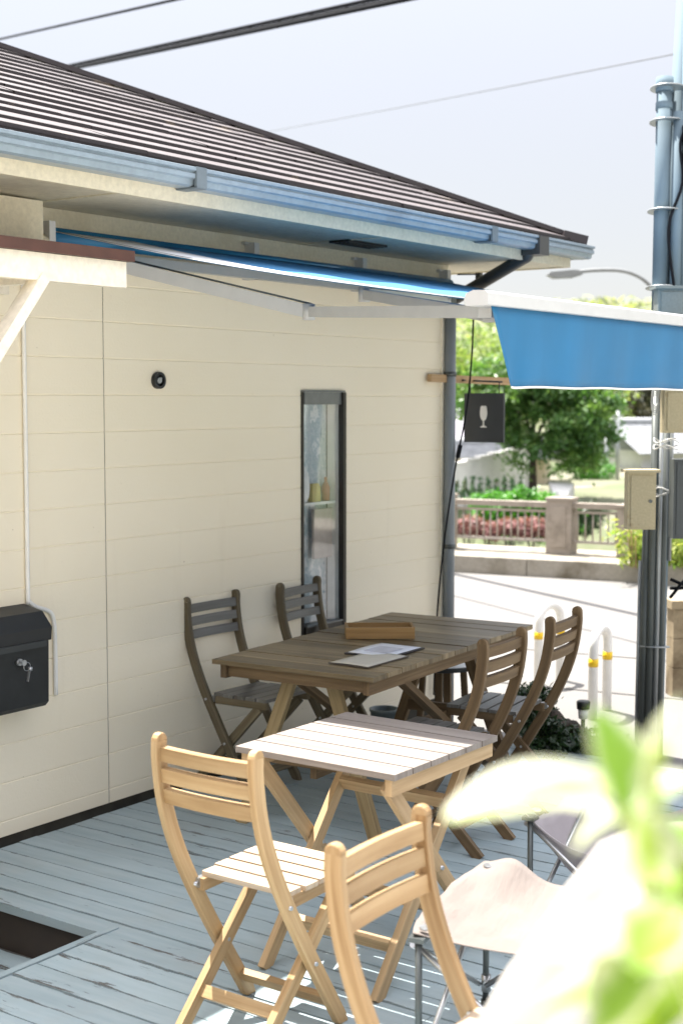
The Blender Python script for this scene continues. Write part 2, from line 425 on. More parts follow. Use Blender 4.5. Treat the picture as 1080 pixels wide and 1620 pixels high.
# ------------------------------------------------------------------ mesh building
class MB:
    def __init__(s):
        s.bm = bmesh.new(); s.uv = s.bm.loops.layers.uv.new('UVMap'); s.rn = s.bm.loops.layers.uv.new('rnd')

    def raw(s, verts, faces, uvs=None, smooth=False, rnd=None):
        vs = [s.bm.verts.new(v) for v in verts]; out = []
        rnd = rnd or (random.random(), random.random())
        for i, f in enumerate(faces):
            try: fc = s.bm.faces.new([vs[j] for j in f])
            except ValueError: continue
            fc.smooth = smooth
            for k, lp in enumerate(fc.loops):
                lp[s.rn].uv = rnd
                if uvs: lp[s.uv].uv = uvs[i][k]
            out.append(fc)
        return out

    def bev(s, faces, off, seg=1):
        if off <= 0: return
        es = set(e for f in faces for e in f.edges if len(e.link_faces) == 2 and e.calc_face_angle(0) > .4)
        bmesh.ops.bevel(s.bm, geom=list(es), offset=off, offset_type='OFFSET', segments=seg, affect='EDGES', profile=.5)

    def bar(s, p0, p1, w, t, up=(0, 0, 1), bevel=.002, seg=1):
        """rectangular bar; w across, t along up"""
        p0, p1 = V(p0), V(p1); d = p1 - p0; L = d.length; d.normalize()
        side = d.cross(V(up))
        if side.length < 1e-4: side = d.cross(V((0, 1, 0)))
        side.normalize(); u = side.cross(d)
        o = random.random() * 3; vs = []
        for p in (p0, p1):
            for a, b in ((-1, -1), (1, -1), (1, 1), (-1, 1)): vs.append(p + side * (a * w / 2) + u * (b * t / 2))
        F = [(0, 1, 2, 3), (7, 6, 5, 4), (0, 4, 5, 1), (1, 5, 6, 2), (2, 6, 7, 3), (3, 7, 4, 0)]
        hw, ht = w / 2, t / 2
        UV = [[(o, -hw), (o, hw), (o + .01, hw), (o + .01, -hw)]] * 2
        for wd_ in (hw, ht, hw, ht):
            UV.append([(o, -wd_), (o + L, -wd_), (o + L, wd_), (o, wd_)])
        fs = s.raw(vs, F, UV); s.bev(fs, bevel, seg); return s

    def box(s, lo, hi, axis=0, bevel=.002, seg=1):
        lo, hi = V(lo), V(hi); c = (lo + hi) / 2; h = hi - lo
        if axis == 0: return s.bar((lo.x, c.y, c.z), (hi.x, c.y, c.z), h.y, h.z, (0, 0, 1), bevel, seg)
        if axis == 1: return s.bar((c.x, lo.y, c.z), (c.x, hi.y, c.z), h.x, h.z, (0, 0, 1), bevel, seg)
        return s.bar((c.x, c.y, lo.z), (c.x, c.y, hi.z), h.x, h.y, (0, 1, 0), bevel, seg)

    def tube(s, pts, r, n=10, caps=True):
        pts = [V(p) for p in pts]; k = len(pts)
        rs = r if isinstance(r, (list, tuple)) else [r] * k
        vs = []; prev = None
        for i, p in enumerate(pts):
            d = (pts[min(i + 1, k - 1)] - pts[max(i - 1, 0)]).normalized()
            a = prev if prev is not None else (V((0, 0, 1)) if abs(d.z) < .9 else V((1, 0, 0)))
            a = (a - d * a.dot(d)).normalized(); b = d.cross(a); prev = a
            for j in range(n):
                t = 2 * PI * j / n; vs.append(p + (a * math.cos(t) + b * math.sin(t)) * rs[i])
        F = []; UV = []
        for i in range(k - 1):
            for j in range(n):
                j2 = (j + 1) % n
                F.append((i * n + j, i * n + j2, (i + 1) * n + j2, (i + 1) * n + j))
                UV.append([(i * .1, j / n), (i * .1, (j + 1) / n), (i * .1 + .1, (j + 1) / n), (i * .1 + .1, j / n)])
        rnd = (random.random(), random.random())
        nv = len(vs)
        vobs = [s.bm.verts.new(v) for v in vs]
        for f, u in zip(F, UV):
            fc = s.bm.faces.new([vobs[q] for q in f]); fc.smooth = True
            for lp, q in zip(fc.loops, u): lp[s.uv].uv = q; lp[s.rn].uv = rnd
        if caps:
            for ring in (list(reversed(vobs[:n])), vobs[-n:]):
                fc = s.bm.faces.new(ring)
                for lp in fc.loops: lp[s.rn].uv = rnd
        return s

    def prism(s, poly, ax, ay, az, origin, th, bevel=0., smooth=False):
        """polygon (a, b) in the plane origin + a*ax + b*ay, extruded th along az (both ways half)"""
        ax, ay, az, o = V(ax), V(ay), V(az), V(origin); n = len(poly)
        vs = [o + ax * a + ay * b - az * (th / 2) for a, b in poly] + [o + ax * a + ay * b + az * (th / 2) for a, b in poly]
        F = [tuple(range(n - 1, -1, -1)), tuple(range(n, 2 * n))]
        UV = [[poly[i] for i in range(n - 1, -1, -1)], list(poly)]
        for i in range(n):
            j = (i + 1) % n; F.append((i, j, n + j, n + i)); UV.append([(poly[i][0], 0), (poly[j][0], 0), (poly[j][0], th), (poly[i][0], th)])
        fs = s.raw(vs, F, UV, smooth); s.bev(fs, bevel); return s

    def lathe(s, prof, c=(0, 0, 0), n=24, caps=True):
        c = V(c); vs = []; k = len(prof)
        for r, z in prof:
            for j in range(n):
                t = 2 * PI * j / n; vs.append(c + V((r * math.cos(t), r * math.sin(t), z)))
        F = []
        for i in range(k - 1):
            for j in range(n):
                j2 = (j + 1) % n; F.append((i * n + j, i * n + j2, (i + 1) * n + j2, (i + 1) * n + j))
        s.raw(vs, F, None, True)
        return s

    def grid(s, fn, nu, nv, th=0., smooth=True):
        vs = [V(fn(i / nu, j / nv)) for i in range(nu + 1) for j in range(nv + 1)]
        F = []; UV = []
        for i in range(nu):
            for j in range(nv):
                a = i * (nv + 1) + j; F.append((a, a + nv + 1, a + nv + 2, a + 1))
                UV.append([(i / nu, j / nv), ((i + 1) / nu, j / nv), ((i + 1) / nu, (j + 1) / nv), (i / nu, (j + 1) / nv)])
        s.raw(vs, F, UV, smooth)
        return s

    def build(s, name, mat, parent=None, fix=True, solid=0.):
        if fix: bmesh.ops.recalc_face_normals(s.bm, faces=s.bm.faces)
        me = bpy.data.meshes.new(name); s.bm.to_mesh(me); s.bm.free()
        me.materials.append(mat)
        o = bpy.data.objects.new(name, me); COL.objects.link(o)
        if parent: o.parent = parent
        if solid:
            md = o.modifiers.new('thickness', 'SOLIDIFY'); md.thickness = solid; md.offset = 0
        return o


def each(b, name, mat, parent):
    """every connected piece of b becomes a part of its own"""
    bmesh.ops.recalc_face_normals(b.bm, faces=b.bm.faces)
    b.bm.verts.ensure_lookup_table(); seen = set(); out = []
    for v0 in b.bm.verts:
        if v0.index in seen: continue
        st_ = [v0]; comp = []; seen.add(v0.index)
        while st_:
            v = st_.pop(); comp.append(v.index)
            for e in v.link_edges:
                w = e.other_vert(v)
                if w.index not in seen: seen.add(w.index); st_.append(w)
        out.append(set(comp))
    res = []
    for comp in out:
        c = b.bm.copy(); c.verts.ensure_lookup_table()
        bmesh.ops.delete(c, geom=[v for v in c.verts if v.index not in comp], context='VERTS')
        me = bpy.data.meshes.new(name); c.to_mesh(me); c.free(); me.materials.append(mat)
        o = bpy.data.objects.new(name, me); COL.objects.link(o); o.parent = parent; res.append(o)
    b.bm.free(); return res


def tag(o, label=None, cat=None, group=None, kind=None):
    if label: o['label'] = label
    if cat: o['category'] = cat
    if group: o['group'] = group
    if kind: o['kind'] = kind
    return o


def thing(name, label, cat, loc=(0, 0, 0), rz=0., group=None):
    o = bpy.data.objects.new(name, None); COL.objects.link(o); o.empty_display_size = .1
    o.location = loc; o.rotation_euler = (0, 0, rz)
    return tag(o, label, cat, group)


def kids(o): return [c for c in COL.objects if c.parent == o]


def dup(root, loc, rz, label):
    def cp(o, par):
        c = o.copy(); COL.objects.link(c); c.parent = par
        for ch in kids(o): cp(ch, c)
        return c
    r = cp(root, None); r.location = loc; r.rotation_euler = (0, 0, rz); r['label'] = label
    return r


def quads(name, C, N, size, mat, parent=None, rnd=None, aspect=1.6):
    """many leaf-shaped faces at centres C with normals N"""
    n = len(C); size = np.broadcast_to(size, (n,))[:, None]
    N = N / np.linalg.norm(N, axis=1, keepdims=True)
    t = rng.normal(size=(n, 3)); a = np.cross(N, t); a /= np.linalg.norm(a, axis=1, keepdims=True); b = np.cross(N, a)
    P = np.stack([C - a * size * aspect, C - b * size * .6 + N * size * .15, C + a * size * aspect, C + b * size * .6 + N * size * .15], 1)
    me = bpy.data.meshes.new(name)
    me.vertices.add(4 * n); me.vertices.foreach_set('co', P.reshape(-1))
    me.loops.add(4 * n); me.loops.foreach_set('vertex_index', np.arange(4 * n))
    me.polygons.add(n); me.polygons.foreach_set('loop_start', np.arange(0, 4 * n, 4)); me.polygons.foreach_set('loop_total', np.full(n, 4))
    me.update(calc_edges=True)
    me.uv_layers.new(name='UVMap'); u = me.uv_layers.new(name='rnd')
    if rnd is None: rnd = rng.random(n)
    q = np.repeat(np.stack([rnd, rng.random(n)], 1), 4, axis=0); u.data.foreach_set('uv', q.reshape(-1))
    me.materials.append(mat); me.validate()
    o = bpy.data.objects.new(name, me); COL.objects.link(o)
    if parent: o.parent = parent
    return o


def crown_points(ells, nclump, nleaf, spread, flat=.7):
    """clumps of leaves spread through a few ellipsoids (cx, cy, cz, rx, ry, rz)"""
    C = []; N = []; K = []
    vol = np.array([e[3] * e[4] * e[5] for e in ells]); vol = vol / vol.sum()
    for k in range(nclump):
        e = ells[rng.choice(len(ells), p=vol)]
        d = rng.normal(size=3); d /= np.linalg.norm(d); rr = (.35 + .65 * rng.random()) ** .6
        c = np.array(e[:3]) + d * rr * np.array(e[3:])
        m = int(nleaf * (.6 + .8 * rng.random()))
        p = rng.normal(size=(m, 3)) * spread * np.array([1, 1, flat]) * (.7 + .6 * rng.random())
        C.append(c + p); nn = rng.normal(size=(m, 3)) * .7 + d * .5 + np.array([0, 0, .6]); N.append(nn)
        K.append(np.clip(rng.random() * .6 + rng.random(m) * .4, 0, 1))
    return np.concatenate(C), np.concatenate(N), np.concatenate(K)


def tree(name, label, cat, base, ells, nclump, nleaf, spread, leaf, mat, trunk_h, trunk_r, group=None, lean=(0, 0)):
    t = thing(name, label, cat, base, 0, group)
    C, N, K = crown_points(ells, nclump, nleaf, spread)
    quads('crown', C, N, leaf * (.7 + .6 * rng.random(len(C))), mat, t, K)
    b = MB(); top = V((lean[0], lean[1], trunk_h))
    b.tube([(0, 0, -.2), (lean[0] * .15, lean[1] * .15, trunk_h * .35), top * .75, top], [trunk_r * 1.35, trunk_r, trunk_r * .8, trunk_r * .6], 9)
    for e in ells[:7]:
        e0 = V(e[:3]); st = top * random.uniform(.6, 1.)
        mid = st.lerp(e0, .5) + V((random.uniform(-.1, .1), random.uniform(-.1, .1), -.05)) * trunk_h * .5
        b.tube([st, mid, e0], [trunk_r * .5, trunk_r * .32, trunk_r * .12], 7)
    b.build('trunk', M['bark'], t)
    return t


def ell_blob(n, rx, ry, rz, zc, size):
    return [(random.uniform(-1, 1) * rx, random.uniform(-1, 1) * ry, zc + random.uniform(-1, 1) * rz,
             size * random.uniform(.7, 1.25), size * random.uniform(.7, 1.25), size * random.uniform(.55, .95)) for _ in range(n)]


def smooth_path(pts, sub=4):
    P = [V(p) for p in pts]; out = []
    for i in range(len(P) - 1):
        p0, p1, p2, p3 = P[max(i - 1, 0)], P[i], P[i + 1], P[min(i + 2, len(P) - 1)]
        for k in range(sub):
            t = k / sub
            out.append(.5 * ((2 * p1) + (p2 - p0) * t + (2 * p0 - 5 * p1 + 4 * p2 - p3) * t * t + (3 * p1 - p0 - 3 * p2 + p3) * t ** 3))
    out.append(P[-1]); return out


# ================================================================== SETTING
ROAD_Z = -.2
KD = V((-.157, .9876, 0)); KN = V((.9876, .157, 0))      # along the kerb, away from the house
KO = V((14.42, 7.15, 0))


def terrain():
    xs = [-300, -60, -10, 0, 6, 10, 13, 15.6, 16.4, 16.9, 20, 25, 27.5, 30, 33, 40, 50, 65, 80, 100, 120, 150, 220, 900]
    zf = {-300: -.3, 15.6: -.25, 16.4: -.3, 16.9: -2.7, 20: -2.8, 25: -2.8, 27.5: -1.9, 30: -.75, 33: -.45, 40: -.5, 50: -.2, 65: .3, 80: 2.0, 100: 5.5, 120: 8.5, 150: 9.5, 220: 10, 900: 4}
    kx = sorted(zf)
    ys = [-900, -300, -120, -60, -30, -15, -5, 0, 5, 10, 15, 20, 25, 30, 40, 55, 75, 100, 150, 300, 900]
    b = MB(); vs = []
    for x in xs:
        for y in ys:
            z = float(np.interp(x, kx, [zf[k] for k in kx]))
            if x > 27: z += .25 * math.sin(x * .23 + y * .31) * min(1, (x - 27) / 12)
            if x <= 15: z = min(z, -.25)
            s = V((x, y, z))
            if x > 12: s = V((x - .157 * (y - 7.15) * max(0, 1 - abs(y) / 900), y, z))
            vs.append(s)
    n = len(ys); F = [(i * n + j, i * n + j + 1, (i + 1) * n + j + 1, (i + 1) * n + j) for i in range(len(xs) - 1) for j in range(n - 1)]
    b.raw(vs, F)
    o = b.build('ground', M['ground']); o['kind'] = 'structure'


terrain()
# road and kerb, then an added pale bounce sheet in front
b = MB(); b.raw([KO + KN * a + KD * c + V((0, 0, ROAD_Z)) for a, c in ((-20, -60), (-.1, -60), (-.1, 90), (-20, 90))], [(0, 1, 2, 3)])
tag(b.build('road', M['road']), kind='structure')
b = MB()
for p, q, w in (((-5.95, -25), (-5.95, -1.2), .05), ((-4.6, -30), (-4.6, 2), .02)):
    b.bar(KO + KN * p[0] + KD * p[1] + V((0, 0, ROAD_Z + .004)), KO + KN * q[0] + KD * q[1] + V((0, 0, ROAD_Z + .004)), w, .004, bevel=0)
tag(b.build('road_joint', plain('joint', (.13, .125, .12), .9)), kind='structure')
b = MB(); c = -40.
while c < 60:
    L = 1.5 if abs(c) < 12 else 3.
    b.box((-.08, c + .006, ROAD_Z - .1), (.17, c + L - .006, random.uniform(-.006, .006)), 1, .012, 2)
    b.box((.176, c + .004, ROAD_Z - .1), (1.25, c + L - .004, -.012 + random.uniform(-.003, .003)), 1, .004)
    c += L
kerb = b.build('kerb', M['concrete']); kerb['kind'] = 'structure'
kerb.location = KO; kerb.rotation_euler = (0, 0, math.atan2(KN.y, KN.x))

b = MB(); b.raw([(-9, -14, ROAD_Z + .002), (6.3, -14, ROAD_Z + .002), (6.3, 4.3, ROAD_Z + .002), (-9, 4.3, ROAD_Z + .002)], [(0, 1, 2, 3)])
tag(b.build('bounce_paving', dirty('bounce_paving', (.66, .62, .55), (.5, .46, .40), .85, .5, .7, 1.2)), kind='structure')  # unseen pale sheet, added to bounce sunlight up onto the wall
# ------------------------------------------------------------------ deck
b = MB()
PW = .1025
x = 1.70; HX0, HX1, HY0, HY1 = 2.55, 3.36, 3.405, 4.25
while x < 6.44:
    x1 = x + PW - .006
    zj = random.uniform(-.0018, .0018)
    segs = [(-.8, 4.375)]
    if HX0 - .02 < x and x1 < 3.40: segs = [(-.8, 3.368), (HY1, 4.375)]
    if 3.36 < x < 3.42: segs = [(-.8, 4.375)]
    for y0, y1 in segs:
        cuts = [y0]
        if y1 - y0 > 2:
            cuts.append(y0 + random.choice([1.2, 1.9, 2.4, 2.9, 3.3]) + random.uniform(-.1, .1))
        cuts.append(y1)
        for ya, yb in zip(cuts[:-1], cuts[1:]):
            b.box((x, ya + .0015, -.032 + zj), (x1, yb - .0015, zj + random.uniform(-.001, .001)), 1, .0022, 1)
    x += PW
b.box((2.5, 3.372, -.034), (3.405, 3.402, .003), 0, .002)          # trim board along the opening
b.box((6.446, -.8, -.15), (6.47, 4.375, .001), 1, .002)              # far fascia
deck = tag(b.build('deck', M['deck']), kind='structure')
b = MB()                                                            # dark joists and lining below the boards
for jy in np.arange(-.6, 3.3, .45): b.box((1.7, jy, -.11), (6.44, jy + .05, -.034), 0, 0)
b.box((3.362, 3.40, -.26), (3.385, 4.25, -.036), 1, 0)
b.box((2.5, 3.372, -.26), (3.36, 3.40, -.036), 0, 0)
b.box((3.39, 3.5, -.11), (6.44, 3.55, -.034), 0, 0); b.box((1.7, 4.26, -.11), (6.44, 4.31, -.034), 0, 0)
tag(b.build('deck_joists', plain('joist', (.035, .026, .02), .9)), kind='structure')
b = MB()
for i in range(8): b.box((2.4 + i * .12, 3.41, -.20), (2.4 + i * .12 + .114, 4.3, -.178), 1, .002)
tag(b.build('lower_step', M['deck']), kind='structure')

# ================================================================== HOUSE
WY = 4.43; WX = 7.235; WZ0, WZ1 = .02, 2.585; WINX0, WINX1, WINZ0, WINZ1 = 5.835, 6.185, .586, 1.826
house = thing('cafe_building', 'cream sided single-storey cafe building with dark stepped hip roof and grey gutter', 'building', (0, 0, 0))
lines = [1.978 - .158 * k for k in range(-4, 13)]


def wall_strip(b, x0, x1, z0, z1, y=WY, nrm=-1):
    prof = [(z0, 0)]
    for z in sorted(lines):
        if z0 + .01 < z < z1 - .01: prof += [(z - .004, 0), (z - .0012, .0032), (z + .0012, .0032), (z + .004, 0)]
    prof.append((z1, 0))
    vs = []
    for z, d in prof: vs += [V((x0, y + d, z)), V((x1, y + d, z))]
    b.raw(vs, [(2 * i, 2 * i + 1, 2 * i + 3, 2 * i + 2) for i in range(len(prof) - 1)])


b = MB()
J1 = 4.424; J2 = 1.4
for xa, xb in ((-4, J2 - .002), (J2 + .002, J1 - .0018), (J1 + .0018, WINX0)): wall_strip(b, xa, xb, WZ0, WZ1)
wall_strip(b, WINX0, WINX1, WZ0, WINZ0); wall_strip(b, WINX0, WINX1, WINZ1, WZ1); wall_strip(b, WINX1, WX, WZ0, WZ1)
b.raw([(WX, WY, 0), (WX, 11.4, 0), (WX, 11.4, WZ1), (WX, WY, WZ1)], [(0, 1, 2, 3)])
b.raw([(-4, 11.4, 0), (WX, 11.4, 0), (WX, 11.4, WZ1), (-4, 11.4, WZ1)], [(3, 2, 1, 0)])
wall = b.build('wall', M['siding'], house, fix=False)
b = MB()
for j in (J1, J2): b.box((j - .03, WY + .006, WZ0), (j + .03, WY + .014, WZ1), 2, 0)
each(b, 'joint_strip', plain('sealant', (.24, .19, .14), .9, 0, .5, 9), house)
b = MB(); b.box((WX - .045, WY - .012, WZ0), (WX + .008, WY - .001, WZ1), 2, .003); b.box((WX + .0005, WY - .001, WZ0), (WX + .008, WY + .06, WZ1), 2, .002)
b.build('corner_trim', M['cream'], house)
b = MB(); b.box((-4, WY + .012, -.2), (WX - .02, WY + .05, WZ0 + .015), 0, 0); b.build('footing', plain('footing', (.045, .042, .032), .95, 0, .4, 7), house)
# soffit and fascia
EY = 3.87; EX = 7.68
b = MB()
b.raw([(-4, EY, 2.585), (EX, EY, 2.585), (EX, WY, 2.585), (-4, WY, 2.585)], [(0, 1, 2, 3)])
b.raw([(WX, WY, 2.585), (EX, WY, 2.585), (EX, 12, 2.585), (WX, 12, 2.585)], [(0, 1, 2, 3)])
for sx in (-1.5, .32, 2.14, 3.96, 5.78): b.box((sx, EY + .01, 2.580), (sx + .004, WY - .002, 2.5845), 1, 0)
b.build('soffit', M['soffit'], house, fix=False)
b = MB(); b.box((-4, EY - .02, 2.577), (EX + .02, EY, 2.70), 0, .003); b.box((EX, EY, 2.577), (EX + .02, 12, 2.70), 1, .003)
b.build('fascia', M['trim'], house)
b = MB(); b.box((-4, WY - .02, 2.50), (WX, WY - .002, 2.583), 0, .003); each(b, 'frieze_board', M['trim'], house)
b = MB(); b.box((5.76, 4.08, 2.573), (6.10, 4.2, 2.5845), 0, .002)
for k in range(4): b.box((5.78, 4.092 + k * .026, 2.569), (6.08, 4.102 + k * .026, 2.5735), 0, 0)
b.build('soffit_vent', M['bronze'], house)

# roof: stepped courses clipped by the hip
PT = .42; RZ = 2.735; RY = EY - .045; RX = EX + .05
b = MB(); EXPO = .172; TH = .012; RIDGE = 3.55
k = 0; sl_ = math.sqrt(1 + PT * PT)
d = 0.; step = EXPO / sl_
while d < RIDGE:
    d1 = min(d + step, RIDGE)
    z0 = RZ + PT * d + TH; z1 = RZ + PT * d1 + .002
    xb = -4.
    xcuts = [xb]
    while xcuts[-1] < RX - d: xcuts.append(xcuts[-1] + random.uniform(.85, .95))
    for i in range(len(xcuts) - 1):
        xa, xc = xcuts[i], xcuts[i + 1]
        xc0 = min(xc, RX - d); xc1 = min(xc, RX - d1)
        if xc0 <= xa + .005: continue
        jz = random.uniform(-.0025, .0025); jy = random.uniform(-.004, .004)
        P = [V((xa + .001, RY + d + jy, z0 + jz)), V((xc0 - .001, RY + d + jy, z0 + jz)), V((max(xc1 - .001, xa + .002), RY + d1 + .01, z1)), V((xa + .001, RY + d1 + .01, z1))]
        u0 = random.random() * 5
        b.raw(P, [(0, 1, 2, 3)], [[(u0, 0), (u0 + .9, 0), (u0 + .9, .2), (u0, .2)]])
        Q = [P[0], P[1], P[1] - V((0, 0, TH + .003)), P[0] - V((0, 0, TH + .003))]
        b.raw(Q, [(3, 2, 1, 0)], [[(u0, -.02)] * 4])
    # side slope, same course
    ya = RY + d; q = [V((RX - d, ya, z0)), V((RX - d, 12, z0)), V((RX - d1 - .01, 12, z1)), V((RX - d1 - .01, RY + d1, z1))]
    b.raw(q, [(0, 1, 2, 3)], [[(0, 0), (5, 0), (5, .2), (0, .2)]])
    b.raw([q[0], q[1], q[1] - V((0, 0, TH + .003)), q[0] - V((0, 0, TH + .003))], [(3, 2, 1, 0)], [[(0, -.02)] * 4])
    d = d1
zr = RZ + PT * RIDGE
b.raw([(-4, RY + RIDGE, zr), (RX - RIDGE, RY + RIDGE, zr), (RX, RY + 2 * RIDGE, RZ), (-4, RY + 2 * RIDGE, RZ)], [(0, 1, 2, 3)])
roof = b.build('roof', M['roof'], house, fix=False)
b = MB()
hp = [V((RX + .02, RY - .02, RZ + .010)) + V((-t, t, PT * t)) for t in np.linspace(0, RIDGE, 26)]
b.bar(hp[0], hp[-1], .055, .026, (0, 0, 1), .004)
b.bar((RX - RIDGE, RY + RIDGE, zr + .03), (-4, RY + RIDGE, zr + .03), .2, .05)
b.box((-4, RY + .004, RZ - .018), (RX - .01, RY + .05, RZ + .014), 0, .002)
b.box((RX - .05, RY + .004, RZ - .018), (RX - .004, 12, RZ + .014), 1, .002)
b.bar(hp[0] + V((.012, -.012, -.012)), hp[0] + V((-.09, .09, .02)), .13, .05, (0, 0, 1), .006)
b.build('hip_cap', plain('hipcap', (.035, .027, .03), .5), house)


# gutters: moulded box profile
def gutter(parent, x0, x1, y, alongx=True):
    prof = [(.0, .0), (0, -.0)]
    P = [(.10, .085), (.10, .012), (.088, 0), (.030, 0), (.016, .008), (.012, .034), (-.002, .040), (-.002, .060), (.006, .064), (.006, .072), (-.008, .076), (-.008, .090), (.002, .094), (.002, .084)]
    b = MB(); vs = []
    for xx in (x0, x1):
        for a, c in P: vs.append(V((xx, y + a, 2.630 + c * .80)) if alongx else V((y - a, xx, 2.630 + c * .80)))
    n = len(P); b.raw(vs, [(i, i + 1, n + i + 1, n + i) for i in range(n - 1)])
    for k in (0, n): b.raw([vs[k + i] for i in range(n)], [tuple(range(n))])
    return b.build('gutter', M['gutter'], parent, solid=.0015)


GY = 3.745
gutter(house, -4, EX + .115, GY); gutter(house, GY + .02, 12, EX + .13, False)
b = MB()
for gx in (4.28, 1.9, 6.6):
    b.box((gx - .03, GY - .010, 2.626), (gx + .03, GY + .002, 2.706), 0, .003); b.box((gx - .03, GY - .008, 2.623), (gx + .03, GY + .1, 2.629), 0, .003)
each(b, 'gutter_collar', M['collar'], house)
b = MB()
for gx in np.arange(-3.5, 7.8, .62): b.bar((gx, GY - .004, 2.704), (gx, GY + .125, 2.70), .02, .003, bevel=0)
each(b, 'gutter_bracket', M['steel'], house)
dpx = 7.36
dpipe = MB()
dpipe.tube([(7.225, 4.385, -.15), (7.225, 4.385, 2.36)], .033, 16).build('downpipe', M['pipe'], house)
b = MB(); b.tube(smooth_path([(7.225, 4.385, 2.34), (7.225, 4.38, 2.375), (7.21, 4.30, 2.41), (7.15, 3.90, 2.575), (7.14, 3.84, 2.60), (7.14, 3.825, 2.64)], 4), .036, 14)
b.box((7.085, GY - .016, 2.60), (7.195, GY + .10, 2.703), 0, .006)
b.build('outlet_pipe', M['pipe_dark'], house)
b = MB()
for z in (.93, 1.95):
    b.tube([(7.225, 4.385, z - .013), (7.225, 4.385, z + .013)], .0375, 16); b.bar((7.225, 4.405, z), (7.225, WY - .013, z), .02, .02)
each(b, 'pipe_clamp', M['dark_steel'], house)

# window
win = MB(); fw = .022; D0 = WY - .035
win.box((WINX0 - .006, WY - .008, WINZ0 - .012), (WINX0 + .011, WY + .11, WINZ1 + .012), 2, .002)
win.box((WINX1 - .012, WY - .024, WINZ0 - .012), (WINX1 + .014, WY + .11, WINZ1 + .012), 2, .002)
win.box((WINX0 + .0115, WY - .02, WINZ0 - .012), (WINX1 - .0125, WY + .11, WINZ0 + .03), 0, .002)
window = win.build('window', M['bronze'], house)
b = MB(); b.box((WINX0 + .0115, WY - .012, WINZ1 - .052), (WINX1 - .0125, WY + .11, WINZ1 + .012), 0, .003)
b.box((WINX0 - .008, WY - .016, WINZ1 + .0125), (WINX1 + .016, WY + .01, WINZ1 + .022), 0, .002)
b.box((WINX0 + .012, WY - .03, WINZ0 + .031), (WINX1 - .024, WY + .002, WINZ0 + .038), 0, .002)
each(b, 'frame', M['bronze_lit'], window)
b = MB(); b.box((WINX0 + .0115, WY + .003, WINZ0 + .03), (WINX1 - .0125, WY + .006, WINZ1 - .05), 2, 0); b.build('pane', M['glass'], window)
b = MB()
b.grid(lambda u, v: (WINX0 - .03 + u * (WINX1 - WINX0 + .06), WY + .088 + .008 * math.sin(u * 24) * (1 - .4 * v), WINZ0 - .02 + v * (WINZ1 - WINZ0 + .04)), 40, 20)
b.build('curtain', M['curtain'], window, fix=False)

b = MB(); b.box((WINX1 - .017, WY + .009, WINZ0 + .03), (WINX1 - .0125, WY + .08, WINZ1 - .05), 2, 0); b.build('bright_liner', M['white_paint'], window)  # white liner added to brighten the dark inner jamb
# things behind the glass
def wbox(name, label, cat, lo, hi, col, kind='box'):
    b = MB()
    b.box(lo, hi, 2, .006, 2)
    b.box((lo[0] + .006, lo[1] + .004, hi[2] - .004), (hi[0] - .006, hi[1] - .004, hi[2] + .012), 0, .004)
    tag(b.build(name, plain(name + '_paint', col, .5)), label, cat)


SH = 1.262
b = MB(); b.box((WINX0 + .0225, WY + .02, SH - .014), (WINX1 - .0225, WY + .078, SH), 0, .001); b.build('shelf', plain('shelf_white', (.75, .75, .73), .5), window)
wbox('snack_packet', 'small yellow packet on the shelf behind the narrow window', 'packet', (5.97, WY + .03, SH + .001), (6.04, WY + .06, SH + .085), (.52, .44, .16))
b = MB(); b.lathe([(0, 0), (.022, 0), (.023, .07), (.016, .09), (.009, .10), (.009, .125), (.0, .126)], (6.11, WY + .048, SH + .001), 16)
tag(b.build('sauce_bottle', plain('red_glass', (.40, .17, .10), .3)), 'small orange-red bottle on the shelf behind the narrow window', 'bottle')
b = MB(); b.lathe([(0, 0), (.03, .0), (.052, .03), (.056, .09), (.045, .15), (.02, .19), (0, .2)], (5.905, WY + .05, SH + .001), 18)
sb = b.build('paper_bag', plain('bag_white', (.82, .82, .8), .7)); sb.scale = (1, .5, 1); sb.location.y = (WY + .05) * .5
tag(sb, 'white rounded paper bag on the shelf behind the narrow window', 'bag')
b = MB(); b.box((5.99, WY + .035, .96), (6.15, WY + .05, 1.2), 2, .004, 1); b.box((5.99, WY + .032, 1.2), (6.15, WY + .053, 1.222), 0, .003)
b.build('notice_card', plain('taupe', (.42, .36, .32), .7), window)

# wall fittings
vent = thing('round_vent', 'small round black vent cap high on the cream wall', 'vent', (4.758, WY, 1.886))
b = MB(); b.tube([(0, .002, 0), (0, -.022, 0)], .038, 24, False); b.tube([(0, -.022, 0), (0, -.0225, 0)], [.038, .026], 24, False); b.tube([(0, -.022, 0), (0, -.004, 0)], .026, 24, False); b.tube([(0, -.003, 0), (0, -.004, 0)], .027, 24)
b.build('ring', M['black'], vent)
b = MB(); b.tube([(0, -.005, 0), (0, -.02, 0)], .013, 16); b.bar((-.012, -.018, -.012), (.012, -.018, .012), .006, .006); b.build('core', M['galv'], vent)

mb = thing('mailbox', 'black metal wall mailbox with sloped lid and a key left in its lock', 'mailbox', (3.76, WY, .56))
mb.scale = (1, 1, 1)
b = MB()
